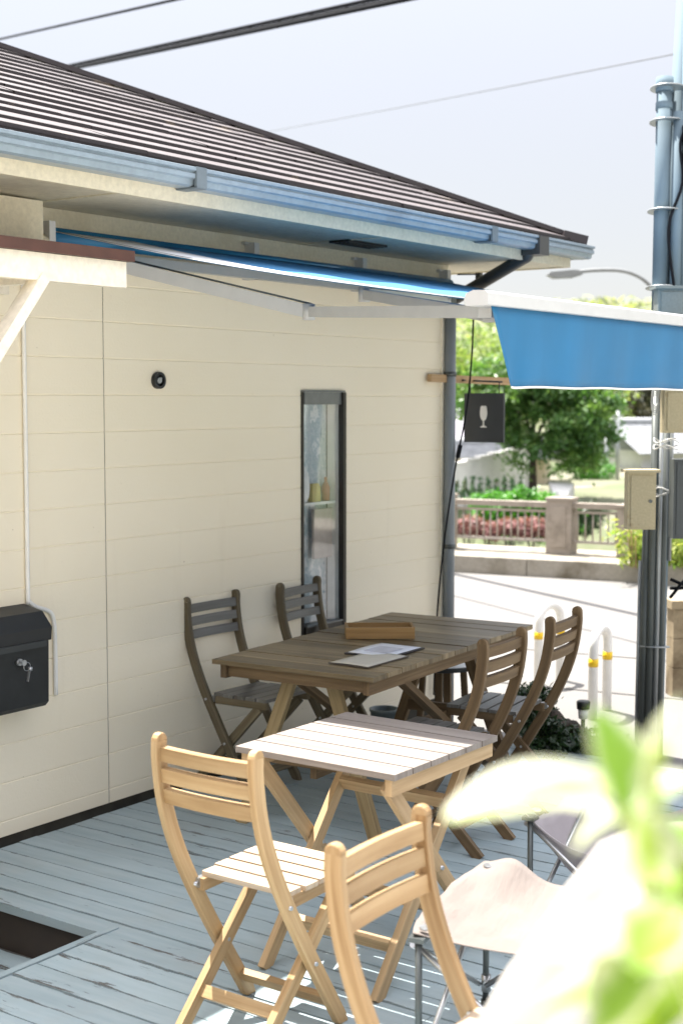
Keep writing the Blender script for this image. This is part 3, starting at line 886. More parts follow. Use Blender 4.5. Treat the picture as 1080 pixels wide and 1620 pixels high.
# side profile (depth from wall, height), extruded along the wall
prof = [(0, .0), (.13, .0), (.15, .02), (.155, .27), (0, .27)]
b.prism(prof, (0, -1, 0), (0, 0, 1), (1, 0, 0), (-.03, 0, 0), .42, .008)
b.build('body', M['black'], mb)
b = MB(); b.prism([(0, .272), (.16, .272), (.165, .325), (.11, .385), (0, .405)], (0, -1, 0), (0, 0, 1), (1, 0, 0), (-.03, 0, 0), .44, .01)
b.build('lid', M['black_plastic'], mb)
b = MB(); b.box((-.22, -.168, .25), (.16, -.156, .275), 0, .004); b.build('lip', plain('lip', (.03, .034, .036), .4), mb)
b = MB(); b.tube([(.02, -.154, .205), (.02, -.166, .205)], .014, 16); b.tube([(.02, -.166, .205), (.02, -.185, .205)], .004, 8)
lock = b.build('lock', M['steel'], mb)
b = MB(); b.prism([(.012 * math.cos(t), .012 * math.sin(t)) for t in np.linspace(0, 2 * PI, 13)[:-1]], (1, 0, 0), (0, 0, 1), (0, 1, 0), (.02, -.188, .205), .003)
ring = [(.034 + .017 * math.cos(t), -.188, .188 + .017 * math.sin(t)) for t in np.linspace(0, 2 * PI, 17)]
b.tube(ring, .0013, 6); b.bar((.046, -.189, .178), (.034, -.189, .128), .012, .002); b.tube([(.05, -.189, .184), (.05, -.189, .17)], .009, 10)
b.build('key', M['steel'], mb)

b = MB()
b.tube(smooth_path([(3.965, WY - .012, 2.5), (3.965, WY - .012, 1.6), (3.963, WY - .012, 1.02), (3.968, WY - .012, .975), (4.01, WY - .012, .945), (4.075, WY - .012, .92), (4.10, WY - .012, .885), (4.108, WY - .012, .8), (4.108, WY - .012, .56)], 5), .009, 10)
tag(b.build('cable_conduit', M['white_paint']), 'thin white cable conduit running down the cream wall to the mailbox', 'conduit')

b = MB(); b.bar((7.02, WY - .028, 1.925), (8.03, WY - .028, 1.913), .028, .045, (0, 0, 1), .002)
tag(b.build('wooden_batten', M['batten']), 'wooden batten fixed level across the wall corner behind the downpipe', 'batten')
# black cable from its bracket under the eave
t = thing('hanging_cable', 'thin black cable dropping from a small hook beside the grey downpipe', 'cable', (0, 0, 0))
b = MB(); b.tube([(7.28, WY - .06, 2.535), (7.47, 4.33, 2.548)], .005, 8); b.box((7.44, 4.315, 2.50), (7.475, 4.345, 2.555), 2, .003); b.build('hook', M['black'], t)
b = MB(); b.tube(smooth_path([(7.47, 4.33, 2.52), (7.406, 4.33, 2.41), (7.381, 4.33, 2.07), (7.312, 4.325, 1.73), (7.19, 4.325, 1.4), (7.132, 4.36, .99), (7.123, 4.40, .576), (7.106, 4.405, .275), (7.10, 4.41, .05)], 5), .0055, 8)
b.tube([(7.245, 4.325, 1.53), (7.215, 4.325, 1.46)], .014, 8)
b.build('wire', M['cable_black'], t)

# projecting sign
sg = thing('hanging_sign', 'square dark navy sign with a white wine glass emblem by the downpipe', 'sign', (7.50, 4.31, 1.69))
b = MB(); b.box((-.009, -.136, -.148), (.009, .136, .148), 2, .003); b.build('board', M['sign'], sg)
def glass_poly(s):
    h = [(-.005, -.022), (-.004, -.052), (-.022, -.060), (-.022, -.066)]
    bowl = [(-.018, -.018), (-.025, .01), (-.026, .03), (-.021, .062), (-.017, .07)]
    left = [(-.022, -.066), (-.022, -.061), (-.004, -.054), (-.004, -.024), (-.017, -.014)] + bowl[1:]
    return left + [(-a, c) for a, c in reversed(left)]
b = MB(); b.prism([(a * .95, c * .95) for a, c in glass_poly(1)], (0, -1, 0), (0, 0, 1), (1, 0, 0), (-.0105, 0, .005), .003); b.build('emblem', M['white_paint'], sg)
b = MB(); b.tube([(0, .12, .225), (0, -.12, .215)], .006, 8)
for y in (-.1, .1): b.tube([(0, y, .218), (0, y, .145)], .003, 6)
b.tube([(0, .108, .225), (-.15, .065, .225)], .005, 8)
b.build('bracket', M['black'], sg)

# ------------------------------------------------------------------ awning
aw = thing('retractable_awning', 'blue retractable awning with white front bar reaching out from the cream wall', 'awning', (0, 0, 0))
AX0, AX1 = 4.03, 7.15; AYR, AZR = 4.33, 2.475; AYF, AZF = 2.34, 2.118
NU = 24
def fab(u, v):
    x = AX0 + .015 + u * (AX1 - AX0 - .03)
    y = AYR + (AYF - AYR) * v
    z = AZR + (AZF - AZR) * v - .022 * math.sin(PI * v) + .0035 * math.sin(u * 31) * math.sin(PI * v)
    return (x, y, z)
b = MB(); b.grid(fab, 40, 20); b.build('canopy', M['awning_top'], aw, fix=False, solid=.0012)
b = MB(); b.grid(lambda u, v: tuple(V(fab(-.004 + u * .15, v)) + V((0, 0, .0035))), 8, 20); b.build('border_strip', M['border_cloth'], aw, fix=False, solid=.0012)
b = MB(); b.tube([V(fab(.004, v)) + V((0, 0, .0048)) for v in np.linspace(.01, .99, 40)], .0016, 6)
b.build('stitching', M['collar'], aw)
b = MB()
def val(u, v):
    x = AX0 + u * (AX1 - AX0); sl2 = .045
    hgt = .262 + .0015 * math.sin(u * 40)
    if u < .08: x = AX0 + u * (AX1 - AX0) + v * .165 * (1 - u / .08)
    return (x, AYF - .045 + .006 * math.sin(u * 22 + v) * v + .004 * math.sin(u * 57) * v + .01 * v, AZF - .015 - hgt * v)
b.grid(val, 70, 8); b.build('valance', M['awning_blue'], aw, fix=False, solid=.0012)
b = MB(); b.grid(lambda u, v: tuple(V(val(u, .985 + v * .03)) + V((0, -.0015, 0))), 70, 1); b.build('hem', M['white_paint'], aw, fix=False, solid=.003)
b = MB()
b.prism([(-.052, -.016), (-.052, .022), (-.04, .03), (.0, .032), (.03, .022), (.036, .0), (.03, -.018), (-.04, -.018)], (0, 1, 0), (0, 0, 1), (1, 0, 0), ((AX0 + AX1) / 2 - .02, AYF - .01, AZF + .0), AX1 - AX0 + .06, .004)
b.build('front_bar', M['white_alu'], aw)
b = MB(); b.tube([(AX0, AYR + .02, AZR - .012), (AX1, AYR + .02, AZR - .012)], .034, 18); b.build('roller', M['awning_blue'], aw)
b = MB(); b.box((AX0 - .02, AYR - .005, AZR - .10), (AX1 - .02, AYR + .035, AZR - .06), 0, .003); b.build('torsion_bar', M['grey_alu'], aw)
b = MB()
for x in (AX0 - .03, 5.38, 6.29, AX1): b.box((x - .018, AYR + .02, AZR - .10), (x + .018, WY - .001, AZR + .075), 2, .003); b.box((x - .045, AYR + .055, AZR + .067), (x + .045, WY - .001, AZR + .079), 0, .002)
b.box((AX0 - .045, AYR - .05, AZR - .055), (AX0 - .012, AYR + .06, AZR + .035), 2, .006)
each(b, 'wall_bracket', M['white_alu'], aw)
def arm(s0, el, tip):
    b = MB(); s0, el, tip = V(s0), V(el), V(tip)
    b.bar(s0, el, .032, .052, (0, 0, 1), .006, 2)
    b.bar(el, tip, .028, .042, (0, 0, 1), .006, 2)
    o = b.build('folding_arm', M['white_alu'], aw)
    b = MB(); b.tube([el + V((0, 0, -.032)), el + V((0, 0, .032))], .026, 14); b.box(tip + V((-.02, -.02, -.02)), tip + V((.02, .03, .03)), 0, .004)
    b.tube([s0 + V((0, 0, -.035)), s0 + V((0, 0, .035))], .028, 14)
    each(b, 'joint', M['white_alu'], o)
    b = MB(); b.tube([s0 + V((0, -.015, .03)), el + V((0, -.02, .03))], .004, 6); b.build('tension_wire', M['dark_steel'], o)
arm((4.36, 4.29, 2.365), (4.62, 3.47, 2.152), (4.15, 2.37, 2.09))
arm((7.02, 4.29, 2.36), (5.2, 3.60, 2.262), (4.30, 2.44, 2.085))
b = MB(); b.box((6.97, 4.27, 2.30), (7.10, AYR + .06, 2.42), 2, .004); each(b, 'shoulder_bracket', M['dark_steel'], aw)

# ------------------------------------------------------------------ porch canopy by the door
pc = thing('porch_canopy', 'cream timber door canopy with brown edge strip and diagonal brace', 'canopy', (0, 0, -.036))
b = MB(); b.box((1.6, 3.755, 2.25), (3.875, 3.80, 2.345), 0, .004); b.build('beam', M['cream'], pc)
b = MB(); b.box((1.6, 3.735, 2.3465), (3.90, 4.41, 2.386), 0, .003); b.build('edge_strip', M['brown_cap'], pc)
b = MB(); b.bar((3.47, 3.778, 2.262), (3.07, 3.778, 1.76), .04, .065, (0, 1, 0), .003); b.build('brace', M['cream'], pc)
b = MB(); b.box((3.0, 3.74, .0), (3.09, 3.815, 2.248), 2, .004); b.build('post', M['cream'], pc)
b = MB()
b.box((1.6, 4.37, 2.25), (3.85, 4.41, 2.345), 0, .003)
for x in (2.2, 2.9, 3.62): b.box((x, 3.801, 2.262), (x + .045, 4.369, 2.344), 1, .003)
each(b, 'rafter', M['cream'], pc)
b = MB(); b.box((3.60, 4.24, 2.388), (3.915, 4.40, 2.575), 2, .006); b.tube([(3.93, 4.3, 2.40), (3.985, 4.33, 2.415)], .05, 14)
tag(b.build('shutter_box', M['trim']), 'cream box tucked under the eave above the brown canopy strip', 'box')


# ================================================================== FURNITURE
def make_chair(label, mat, loc, rz, group):
    root = thing('folding_chair', label, 'chair', loc, rz, group)
    W2 = .172
    path = smooth_path([(-.186, 0, .858), (-.186, 0, .80), (-.168, 0, .685), (-.128, 0, .565), (-.062, 0, .43), (.035, 0, .265), (.13, 0, .115), (.203, 0, 0)], 4)
    for sgn in (1, -1):
        b = MB(); L = []; Rr = []
        for i, p in enumerate(path):
            d = (path[min(i + 1, len(path) - 1)] - path[max(i - 1, 0)]).normalized(); nn = V((-d.z, 0, d.x)); w = .0225
            L.append(p + nn * w); Rr.append(p - nn * w)
        L[-1].z = 0; Rr[-1].z = 0
        tp = path[0]; cap = [V((tp.x + .0225 * math.cos(a), 0, tp.z + .0225 * math.sin(a))) for a in np.linspace(PI, 0, 8)]
        # ensure order: left side at smaller x
        if L[0].x > Rr[0].x: L, Rr = Rr, L
        poly = [V((q.x, 0, q.z)) for q in list(reversed(L[1:]))] + cap + [V((q.x, 0, q.z)) for q in Rr[1:]]
        n = len(poly); th = .012; y0 = sgn * W2
        # quad-strip sides with grain along the post
        k = len(L)
        acc = [0.]
        for i in range(1, k): acc.append(acc[-1] + (path[i] - path[i - 1]).length)
        o = random.random() * 4
        vs = []; F = []; UV = []
        for yy in (y0 - th, y0 + th):
            for i in range(k): vs += [V((L[i].x, yy, L[i].z)), V((Rr[i].x, yy, Rr[i].z))]
        S = 2 * k
        for i in range(k - 1):
            a = 2 * i
            for base in (0, S):
                F.append((base + a, base + a + 1, base + a + 3, base + a + 2)); UV.append([(o + acc[i], -.022), (o + acc[i], .022), (o + acc[i + 1], .022), (o + acc[i + 1], -.022)])
            for c in (0, 1):
                F.append((a + c, S + a + c, S + a + 2 + c, a + 2 + c)); UV.append([(o + acc[i], .03), (o + acc[i], .054), (o + acc[i + 1], .054), (o + acc[i + 1], .03)])
        F.append((2 * k - 2, 2 * k - 1, S + 2 * k - 1, S + 2 * k - 2)); UV.append([(0, 0), (0, .04), (.02, .04), (.02, 0)])
        rnd = (random.random(), random.random())
        b.raw(vs, F, UV, False, rnd)
        cv = []
        for yy in (y0 - th, y0 + th): cv += [V((q.x, yy, q.z)) for q in cap]
        m = len(cap)
        CF = [tuple(range(m)), tuple(range(2 * m - 1, m - 1, -1))] + [(i, i + 1, m + i + 1, m + i) for i in range(m - 1)]
        CU = [[(o - q.z, q.x) for q in cap], [(o - q.z, q.x) for q in reversed(cap)]] + [[(o, .0), (o + .01, 0), (o + .01, .024), (o, .024)]] * (m - 1)
        b.raw(cv, CF, CU, False, rnd)
        bmesh.ops.remove_doubles(b.bm, verts=b.bm.verts, dist=.0004)
        bmesh.ops.recalc_face_normals(b.bm, faces=b.bm.faces)
        es = [e for e in b.bm.edges if len(e.link_faces) == 2 and e.calc_face_angle(0) > 1.0]
        bmesh.ops.bevel(b.bm, geom=es, offset=.0045, segments=2, affect='EDGES', profile=.5)
        for f in b.bm.faces: f.smooth = False
        b.build('front_leg', mat, root)
        b = MB(); yi = sgn * .142
        b.bar((.238, yi, .405), (-.165, yi, -.004), .022, .040, (1, 0, 1), .004, 2); b.build('rear_leg', mat, root)
        b = MB(); b.bar((-.045, sgn * .1475, .413), (.288, sgn * .1475, .421), .0 + .022, .036, (0, 0, 1), .003); b.build('seat_rail', mat, root)
        b = MB(); b.tube([(.06, sgn * .13, .222), (.06, sgn * .19, .222)], .006, 10)
        b.tube([(-.055, sgn * .15, .416), (-.055, sgn * .19, .416)], .006, 10)
        b.box((-.052, sgn * .158 - .008, .405), (-.02, sgn * .158 + .008, .432), 0, .002)
        each(b, 'hinge', M['steel'], root)
    b = MB()
    for zc in (.822, .762, .702):
        i = min(range(len(path)), key=lambda q: abs(path[q].z - zc)); p = path[i]
        tilt = .10 if zc > .78 else .16
        ca = [];
        for y in np.linspace(-W2 + .010, W2 - .010, 7):
            ca.append(V((p.x + .006 - .012 * (1 - (y / W2) ** 2), y, zc)))
        for q, r in zip(ca[:-1], ca[1:]):
            pass
        up = V((-tilt, 0, 1)).normalized(); nrm = V((1, 0, tilt)).normalized(); h = .0205; t2 = .0105
        vs = []
        for q in ca: vs += [q - up * h - nrm * t2, q - up * h + nrm * t2, q + up * h + nrm * t2, q + up * h - nrm * t2]
        F = []; UV = []; o = random.random() * 4
        for i2 in range(6):
            for c in range(4):
                c2 = (c + 1) % 4; F.append((i2 * 4 + c, i2 * 4 + c2, i2 * 4 + 4 + c2, i2 * 4 + 4 + c)); u0 = o + i2 * .055
                UV.append([(u0, c * .02 - .03), (u0, c * .02 - .01), (u0 + .055, c * .02 - .01), (u0 + .055, c * .02 - .03)])
        F += [(0, 1, 2, 3), (27, 26, 25, 24)]; UV += [[(0, 0), (0, .01), (.01, .01), (.01, 0)]] * 2
        fs = b.raw(vs, F, UV); b.bev(fs, .003, 1)
    b.build('backrest', M['back_grey'] if mat is M['grey_wood'] else mat, root)
    b = MB(); ns = 5; x0 = -.028; pw = .0665
    for i in range(ns):
        yl = .167
        if i == 0: yl = .157
        b.box((x0 + i * pw, -yl, .432 + .0015 * i), (x0 + i * pw + pw - .009, yl, .447 + .0015 * i), 1, .003, 1)
    b.build('seat', M['pine_seat'] if mat is M['pine'] else M['seat_grey'], root)
    b = MB(); b.bar((.162, -.160, .075), (.162, .160, .075), .036, .02, (1, 0, .6), .003); b.build('stretcher', mat, root)
    b = MB(); b.bar((-.055, -.131, .105), (-.055, .131, .105), .036, .018, (1, 0, -.9), .003); b.build('stretcher', mat, root)
    return root


CG = 'wooden folding chairs around the tables'
# facing: local +x.  seat rear centre at loc
chA = make_chair('honey-coloured folding chair drawn up at one end of the pale sunlit table', M['pine'], (3.05, 2.50, 0), R(0), CG)
chB = make_chair('honey-coloured folding chair standing closest to the white canvas stool, its seat out of frame', M['pine'], (2.525, 1.515, 0), R(-89), CG)
chC = make_chair('grey weathered folding chair against bare cream wall, its whole back and seat showing', M['grey_wood'], (5.105, 4.235, 0), R(-92), CG)
dup(chC, (5.785, 4.215, 0), R(-86), 'grey weathered folding chair standing in front of the narrow window')
chE = make_chair('brown folding chair pushed in so its back touches the edge of the big table', M['brown_wood'], (4.90, 2.915, 0), R(93), CG)
dup(chE, (5.54, 2.975, 0), R(97), 'brown folding chair with its back standing clear against the bright road')

# small pale table
st = thing('folding_table', 'small square slatted folding table with pale sunlit top', 'table', (3.70, 2.54, 0), 0)
b = MB(); ns = 6; L2 = .306; pw = 2 * L2 / ns
for i in range(ns): b.box((-L2 + i * pw, -.30, .692), (-L2 + i * pw + pw - .007, .30, .711), 1, .0035, 1)
b.build('tabletop', M['table_pale'], st)
for s in (1, -1):
    b = MB(); b.box((-.296, s * .272 - .012, .640), (.296, s * .272 + .012, .691), 0, .004, 1)
    b.build('apron', M['table_leg'], st)
    b = MB(); b.bar((-.265, s * .243, .665), (.33, s * .243, -.004), .024, .045, (1, 0, .5), .004, 2); b.build('leg', M['table_leg'], st)
    b = MB(); b.bar((.262, s * .215, .665), (-.275, s * .215, -.004), .024, .045, (-1, 0, .5), .004, 2); b.build('leg', M['table_leg'], st)
    b = MB(); b.tube([(.03, s * .20, .335), (.03, s * .262, .335)], .007, 10); b.build('bolt', M['steel'], st)
for x, z in ((.135, .515), (-.17, .135)):
    b = MB(); b.bar((x, -.202, z), (x, .202, z), .022, .045, (-.6, 0, 1), .003); b.build('stretcher', M['table_leg'], st)
b = MB(); b.bar((.24, -.23, .12), (.24, .23, .12), .022, .045, (.6, 0, 1), .003); b.build('stretcher', M['table_leg'], st)

# big table
bt = thing('dining_table', 'long brown weathered slatted table beside the wall', 'table', (5.25, 3.525, 0), R(4.2))
b = MB(); ns = 9; LX = .765; LY = .388; pw = 2 * LY / ns
ns = 13; pw = 2 * LX / ns
for i in range(ns): b.box((-LX + i * pw, -LY, .700 + random.uniform(-.0015, .0015)), (-LX + i * pw + pw - .005, LY, .721 + random.uniform(-.0015, .0015)), 1, .004, 1)
b.build('tabletop', M['table_brown'], bt)
for s in (1, -1):
    b = MB(); b.box((-.745, s * .345 - .014, .642), (.745, s * .345 + .014, .6985), 0, .004); b.build('apron', M['brown_wood'], bt)
    b = MB(); b.box((s * .715 - .014, -.330, .648), (s * .715 + .014, .330, .6985), 1, .004); b.build('apron', M['brown_wood'], bt)
    for q in (1, -1):
        b = MB(); b.bar((s * .60, q * .10, .648), (s * .63, q * .335, -.004), .055, .03, (1, 0, 0), .004); b.build('leg', M['leg_olive'] if s < 0 else M['brown_wood'], bt)
    b = MB(); b.bar((s * .605, -.20, .30), (s * .605, .20, .30), .024, .05, (0, 0, 1), .003); b.build('stretcher', M['brown_wood'], bt)
b = MB(); b.bar((-.42, -.30, .66), (.55, -.28, .06), .028, .05, (0, 1, 0), .004); b.build('brace', M['brown_wood'], bt)
b = MB(); b.bar((-.42, .30, .66), (.55, .28, .06), .028, .05, (0, 1, 0), .004); b.build('brace', M['brown_wood'], bt)
b = MB(); b.bar((-.59, 0, .26), (.59, 0, .26), .03, .07, (0, 0, 1), .004); b.build('stretcher', M['brown_wood'], bt)

# things on the big table
TZ = .7235
t = thing('wooden_tray', 'shallow honey-brown wooden box tray on the long brown table', 'tray', (5.325, 3.60, TZ), R(-52))
b = MB(); b.box((-.155, -.075, 0), (.155, .075, .008), 0, .001); b.build('base', M['tray'], t)
for s in (1, -1):
    b = MB(); b.box((-.155, s * .069 - .006, .0085), (.155, s * .069 + .006, .052), 0, .002); b.build('side', M['tray'], t)
    b = MB(); b.box((s * .149 - .006, -.0625, .0085), (s * .149 + .006, .0625, .052), 1, .002); b.build('side', M['tray'], t)
t = thing('clipboard', 'dark clipboard holding a white menu sheet on the long brown table', 'clipboard', (5.02, 3.365, TZ), R(2))
b = MB(); b.box((-.148, -.112, 0), (.148, .112, .004), 0, .001); b.build('board', plain('board_dark', (.03, .028, .035), .5), t)
b = MB(); b.grid(lambda u, v: (-.135 + .27 * u, -.10 + .2 * v, .006 + .004 * math.sin(PI * u) * v), 10, 6); b.build('sheet', M['paper'], t, solid=.0008)
b = MB(); b.box((-.08, -.06, .0085), (.05, .055, .0105), 0, 0); b.build('photo_print', plain('print', (.52, .53, .60), .5), t)
t = thing('menu_card', 'beige menu card lying flat nearest the table corner', 'menu', (4.805, 3.30, TZ), R(1))
b = MB(); b.box((-.155, -.098, .0), (.155, .098, .003), 0, .001); b.build('backing', plain('backing', (.10, .085, .07), .6), t)
b = MB(); b.grid(lambda u, v: (-.15 + .30 * u, -.093 + .186 * v, .0045 + .002 * math.sin(PI * v)), 6, 6); b.build('sheet', M['card'], t, solid=.0008)

# stool and bucket
t = thing('round_stool', 'low round stool with pale top at the far end of the long table', 'stool', (6.21, 3.80, 0), R(20))
b = MB(); b.lathe([(0, .452), (.165, .452), (.172, .447)], (0, 0, 0), 40); b.build('seat', M['stool_top'], t)
b = MB(); b.lathe([(.1722, .446), (.1725, .426), (.16, .42), (0, .42)], (0, 0, 0), 40); b.build('rim', M['black_plastic'], t)
for k in range(4):
    a = k * PI / 2; b = MB(); b.bar((.105 * math.cos(a), .105 * math.sin(a), .419), (.13 * math.cos(a), .13 * math.sin(a), -.002), .036, .03, (math.cos(a), math.sin(a), 0), .003); b.build('leg', M['brown_wood'], t)
t = thing('flower_pot', 'small grey-blue pot on the deck beneath the long table', 'pot', (6.14, 4.12, 0))
b = MB(); b.lathe([(0, .003), (.055, .003), (.074, .165), (.078, .165), (.079, .178), (.068, .178), (.064, .15), (.05, .02), (0, .02)], (0, 0, 0), 28); b.build('pot', M['pot'], t)
b = MB(); b.lathe([(0, .155), (.063, .150)], (0, 0, 0), 20); b.build('soil', plain('soil', (.05, .05, .03), .95, 0, .4, 60), t)


# canvas stools and high-backed canvas chair
def make_sling(name, label, cat, loc, rz, mat, depth, sag, group):
    root = thing(name, label, cat, loc, rz, group)
    w = .30; dp = .44; h = .43
    def f(u, v):
        x = (u * 2 - 1) * w; y = -v * dp
        px, py = 1 - (2 * u - 1) ** 2, 1 - (2 * v - 1) ** 2
        z = h - sag * px * (.35 + .65 * py) - depth * py * .25
        x *= 1 - .10 * py; y += .05 * px * (1 - 2 * v)
        z += (.004 * math.sin(u * 19 + v * 7) + .0022 * math.sin(u * 11 - v * 34) + .002 * math.sin(u * 47 + v * 23)) * px + .004 * math.sin(v * 40 + u * 9) * (1 - py) * px + .05 * max(0, u - .75) * 4 * math.exp(-((v - .22) / .16) ** 2)
        return (x, y, z)
    b = MB(); b.grid(f, 30, 26); b.build('seat', mat, root, fix=False, solid=.003)
    for sx in (-1, 1):
        for sy in (0, -1):
            b = MB(); x = sx * w * .96; y = sy * dp + (-.012 if sy == 0 else .012)
            b.tube([(x, y, h - .012), (x * .98, y * .98, -.002)], .0095, 12); b.tube([(x * .98, y * .98, .0), (x * .98, y * .98, .025)], .014, 12)
            b.build('leg', M['dark_steel'], root)
            b = MB(); b.tube([(x * .93, y + (.0 if sy else -.012), h + .004), (x * .93, y + (.0 if sy else -.012), h + .010)], .017, 16); b.build('grommet', M['steel'], root)
            b = MB(); b.box((x - .022, y - .022, h - .022), (x + .022, y + .022, h - .010), 0, .006); b.build('corner_bracket', M['dark_steel'], root)
    for y in (-.012, -dp + .012):
        b = MB(); b.tube([(-w * .93, y + .02, h - .04), (w * .93, y + .02, .07)], .008, 10); b.tube([(w * .93, y - .004, h - .04), (-w * .93, y - .004, .07)], .008, 10)
        each(b, 'cross_brace', M['steel'], root)
    for x in (-w * .95, w * .95):
        b = MB(); b.tube([(x, -.015, h - .045), (x, -dp + .015, .07)], .008, 10); b.tube([(x * .96, -dp + .015, h - .045), (x * .96, -.015, .07)], .008, 10)
        b.tube([(x, -.012, .05), (x, -.012, .10)], .014, 10)
        each(b, 'side_brace', M['steel'], root)
    return root


SG = 'folding canvas camp stools'
make_sling('camp_stool', 'cream canvas folding stool in the sun with steel legs', 'stool', (3.30, 1.99, 0), R(12), M['canvas'], .10, .05, SG)
make_sling('camp_stool', 'greyish canvas folding stool standing in the awning shade', 'stool', (4.42, 2.22, 0), R(4), M['mauve_cloth'], .45, .22, SG)

# white fabric cover draped over garden furniture, close to the lens
CP = [(1.178, 0.), (1.176, .04), (1.168, .085), (1.146, .13), (1.07, .19), (.99, .245), (.92, .295), (.80, .36), (.62, .42), (.40, .455), (.18, .475), (.006, .485)]
def cover(u, v):
    k = v * (len(CP) - 1); i = min(int(k), len(CP) - 2); t = k - i
    z = CP[i][0] * (1 - t) + CP[i + 1][0] * t; r = CP[i][1] * (1 - t) + CP[i + 1][1] * t
    a = u * 2 * PI; q = max(0, v - .2); r *= .88
    r *= 1 + q * (.055 * math.sin(a * 9 + 1.2 * math.sin(a * 2)) + .03 * math.sin(a * 17 + 2))
    return (r * math.cos(a), r * math.sin(a), z + .012 * math.sin(a * 3 + 1) * min(1, r * 4) * (1 - v))
b = MB(); b.grid(cover, 120, 44); bmesh.ops.remove_doubles(b.bm, verts=b.bm.verts, dist=.0006)
cv = b.build('furniture_cover', M['sling_white'], solid=.004); cv.location = (1.95, .79, -.01)
tag(cv, 'big white fabric cover with rounded top, blurred behind the close leaves', 'cover')

# ================================================================== BEYOND THE DECK
# utility pole with its boxes; local x = to the side along the road, y = away
PB = V((7.345, 3.185, ROAD_Z)); PT_ = V((7.76, 3.33, 4.4))
up = thing('utility_pole', 'slim steel service pole with bundled conduits and beige junction boxes', 'pole', PB, HEAD - PI / 2)
ax = (PT_ - PB); lean_x = ax.dot(RGT); lean_y = ax.dot(V((math.cos(HEAD), math.sin(HEAD), 0))); HT = ax.z


def pp(dx, z, dy=0.):
    k = z / HT; return V((lean_x * k + dx, lean_y * k + dy, z))


def line(b, dx, z0, z1, r, dy=0., n=12): b.tube([pp(dx, z0, dy), pp(dx, z1, dy)], r, n)


b = MB(); b.tube([pp(.07, 0, .05), pp(.085, 2.4, .05), pp(.155, 4.6, .05)], .047, 18); b.build('pole', M['conduit'], up)
for dx, r, z0, z1, dy, m in ((-.015, .024, .0, 1.35, -.02, 'conduit_dark'), (.012, .020, 0, 2.1, -.045, 'conduit_dark'), (.048, .014, 0, 2.3, -.05, 'galv'), (.075, .018, 0, 2.1, -.04, 'conduit_dark'), (-.043, .010, 0, 1.1, 0., 'galv'), (.115, .012, 1.1, 2.2, -.01, 'galv'),
                             (.025, .044, 2.5, 3.78, -.02, 'conduit'), (.10, .03, 2.45, 3.60, -.06, 'conduit'), (.15, .03, 2.45, 4.2, -.03, 'conduit')):
    b = MB(); line(b, dx, z0, z1, r, dy); b.build('conduit', M[m], up)
b = MB()
for z in (.62, 2.62, 3.05, 3.55, 3.74): b.tube([pp(.045, z, -.01), pp(.045, z + .007, -.01)], .085 if z < 1 else .098, 20)
each(b, 'band', M['galv'], up)
b = MB(); line(b, .025, 3.72, 3.80, .050, -.02, 16); line(b, .025, 3.62, 3.66, .048, -.02, 16); each(b, 'conduit_head', M['conduit'], up)
b = MB(); b.tube(smooth_path([pp(.16, 3.55, -.08), pp(.10, 3.42, -.11), pp(.12, 3.2, -.1), pp(.05, 2.95, -.09), pp(.09, 2.6, -.1)], 5), .008, 8); b.box(pp(.12, 3.3, -.13), pp(.2, 3.52, -.07), 2, .01)
each(b, 'service_cable', M['cable_black'], up)
def pbox(x0, x1, z0, z1, d, mat, name, dy=-.12, cap=True):
    b = MB(); c = pp(0, (z0 + z1) / 2); b.box((c.x + x0, dy - d, z0), (c.x + x1, dy, z1), 2, .006, 2)
    if cap: b.box((c.x + x0 - .02, dy - d - .02, z1 + .001), (c.x + x1 + .02, dy + .01, z1 + .016), 0, .003)
    o = b.build(name, mat, up)
    b = MB(); b.box((c.x + x0 + .015, dy - d - .006, z0 + .015), (c.x + x1 - .015, dy - d - .0005, z1 - .015), 2, .003); b.build('door', mat, o)
    b = MB(); b.tube([(c.x + x1 - .03, dy - d - .013, (z0 + z1) / 2), (c.x + x1 - .03, dy - d - .005, (z0 + z1) / 2)], .01, 10); b.build('latch', M['dark_steel'], o)
    return o
def zpx(y): return 1.8 - (y - 632) / 2250 * 8.0 - ROAD_Z
pbox(-.075, .16, zpx(612), zpx(468), .12, M['box_green'], 'junction_box')
pbox(-.02, .14, zpx(682), zpx(617), .10, M['box_beige'], 'junction_box', -.13, False)
pbox(-.19, -.04, zpx(828), zpx(742), .10, M['box_beige'], 'junction_box', -.11)
pbox(.055, .24, zpx(842), zpx(722), .11, M['meter'], 'meter_box', -.10, False)
b = MB()
for k in range(5):
    zc = zpx(640) + k * .012; c = pp(-.045, zc); b.tube([(c.x + .02 * math.cos(t) - .01, -.16, zc + .055 * math.sin(t)) for t in np.linspace(0, 2 * PI, 15)], .0035, 6)
each(b, 'cable_coil', M['clear_wrap'], up)
b = MB()
for z, kk in ((zpx(695), 0), (zpx(705), 1), (zpx(770), 2), (zpx(778), 0)):
    c = pp(.05, z); b.tube([(c.x + .07 * math.cos(t), .0 + .085 * math.sin(t) - .01, z + .012 * math.sin(3 * t + kk)) for t in np.linspace(0, 2 * PI, 22)], .0035, 6)
each(b, 'tie_wire', M['clear_wrap'], up)
b = MB()
for k, dx in enumerate((.16, .2, .235)):
    z = zpx(842); c = pp(0, z); b.tube(smooth_path([(c.x + dx, -.14, z), (c.x + dx + .01, -.14, z - .18), (c.x + dx - .04, -.12, z - .27), (c.x + .09, -.05, z - .34 + .05 * k)], 5), .009, 8)
each(b, 'meter_cable', M['cable_black'], up)

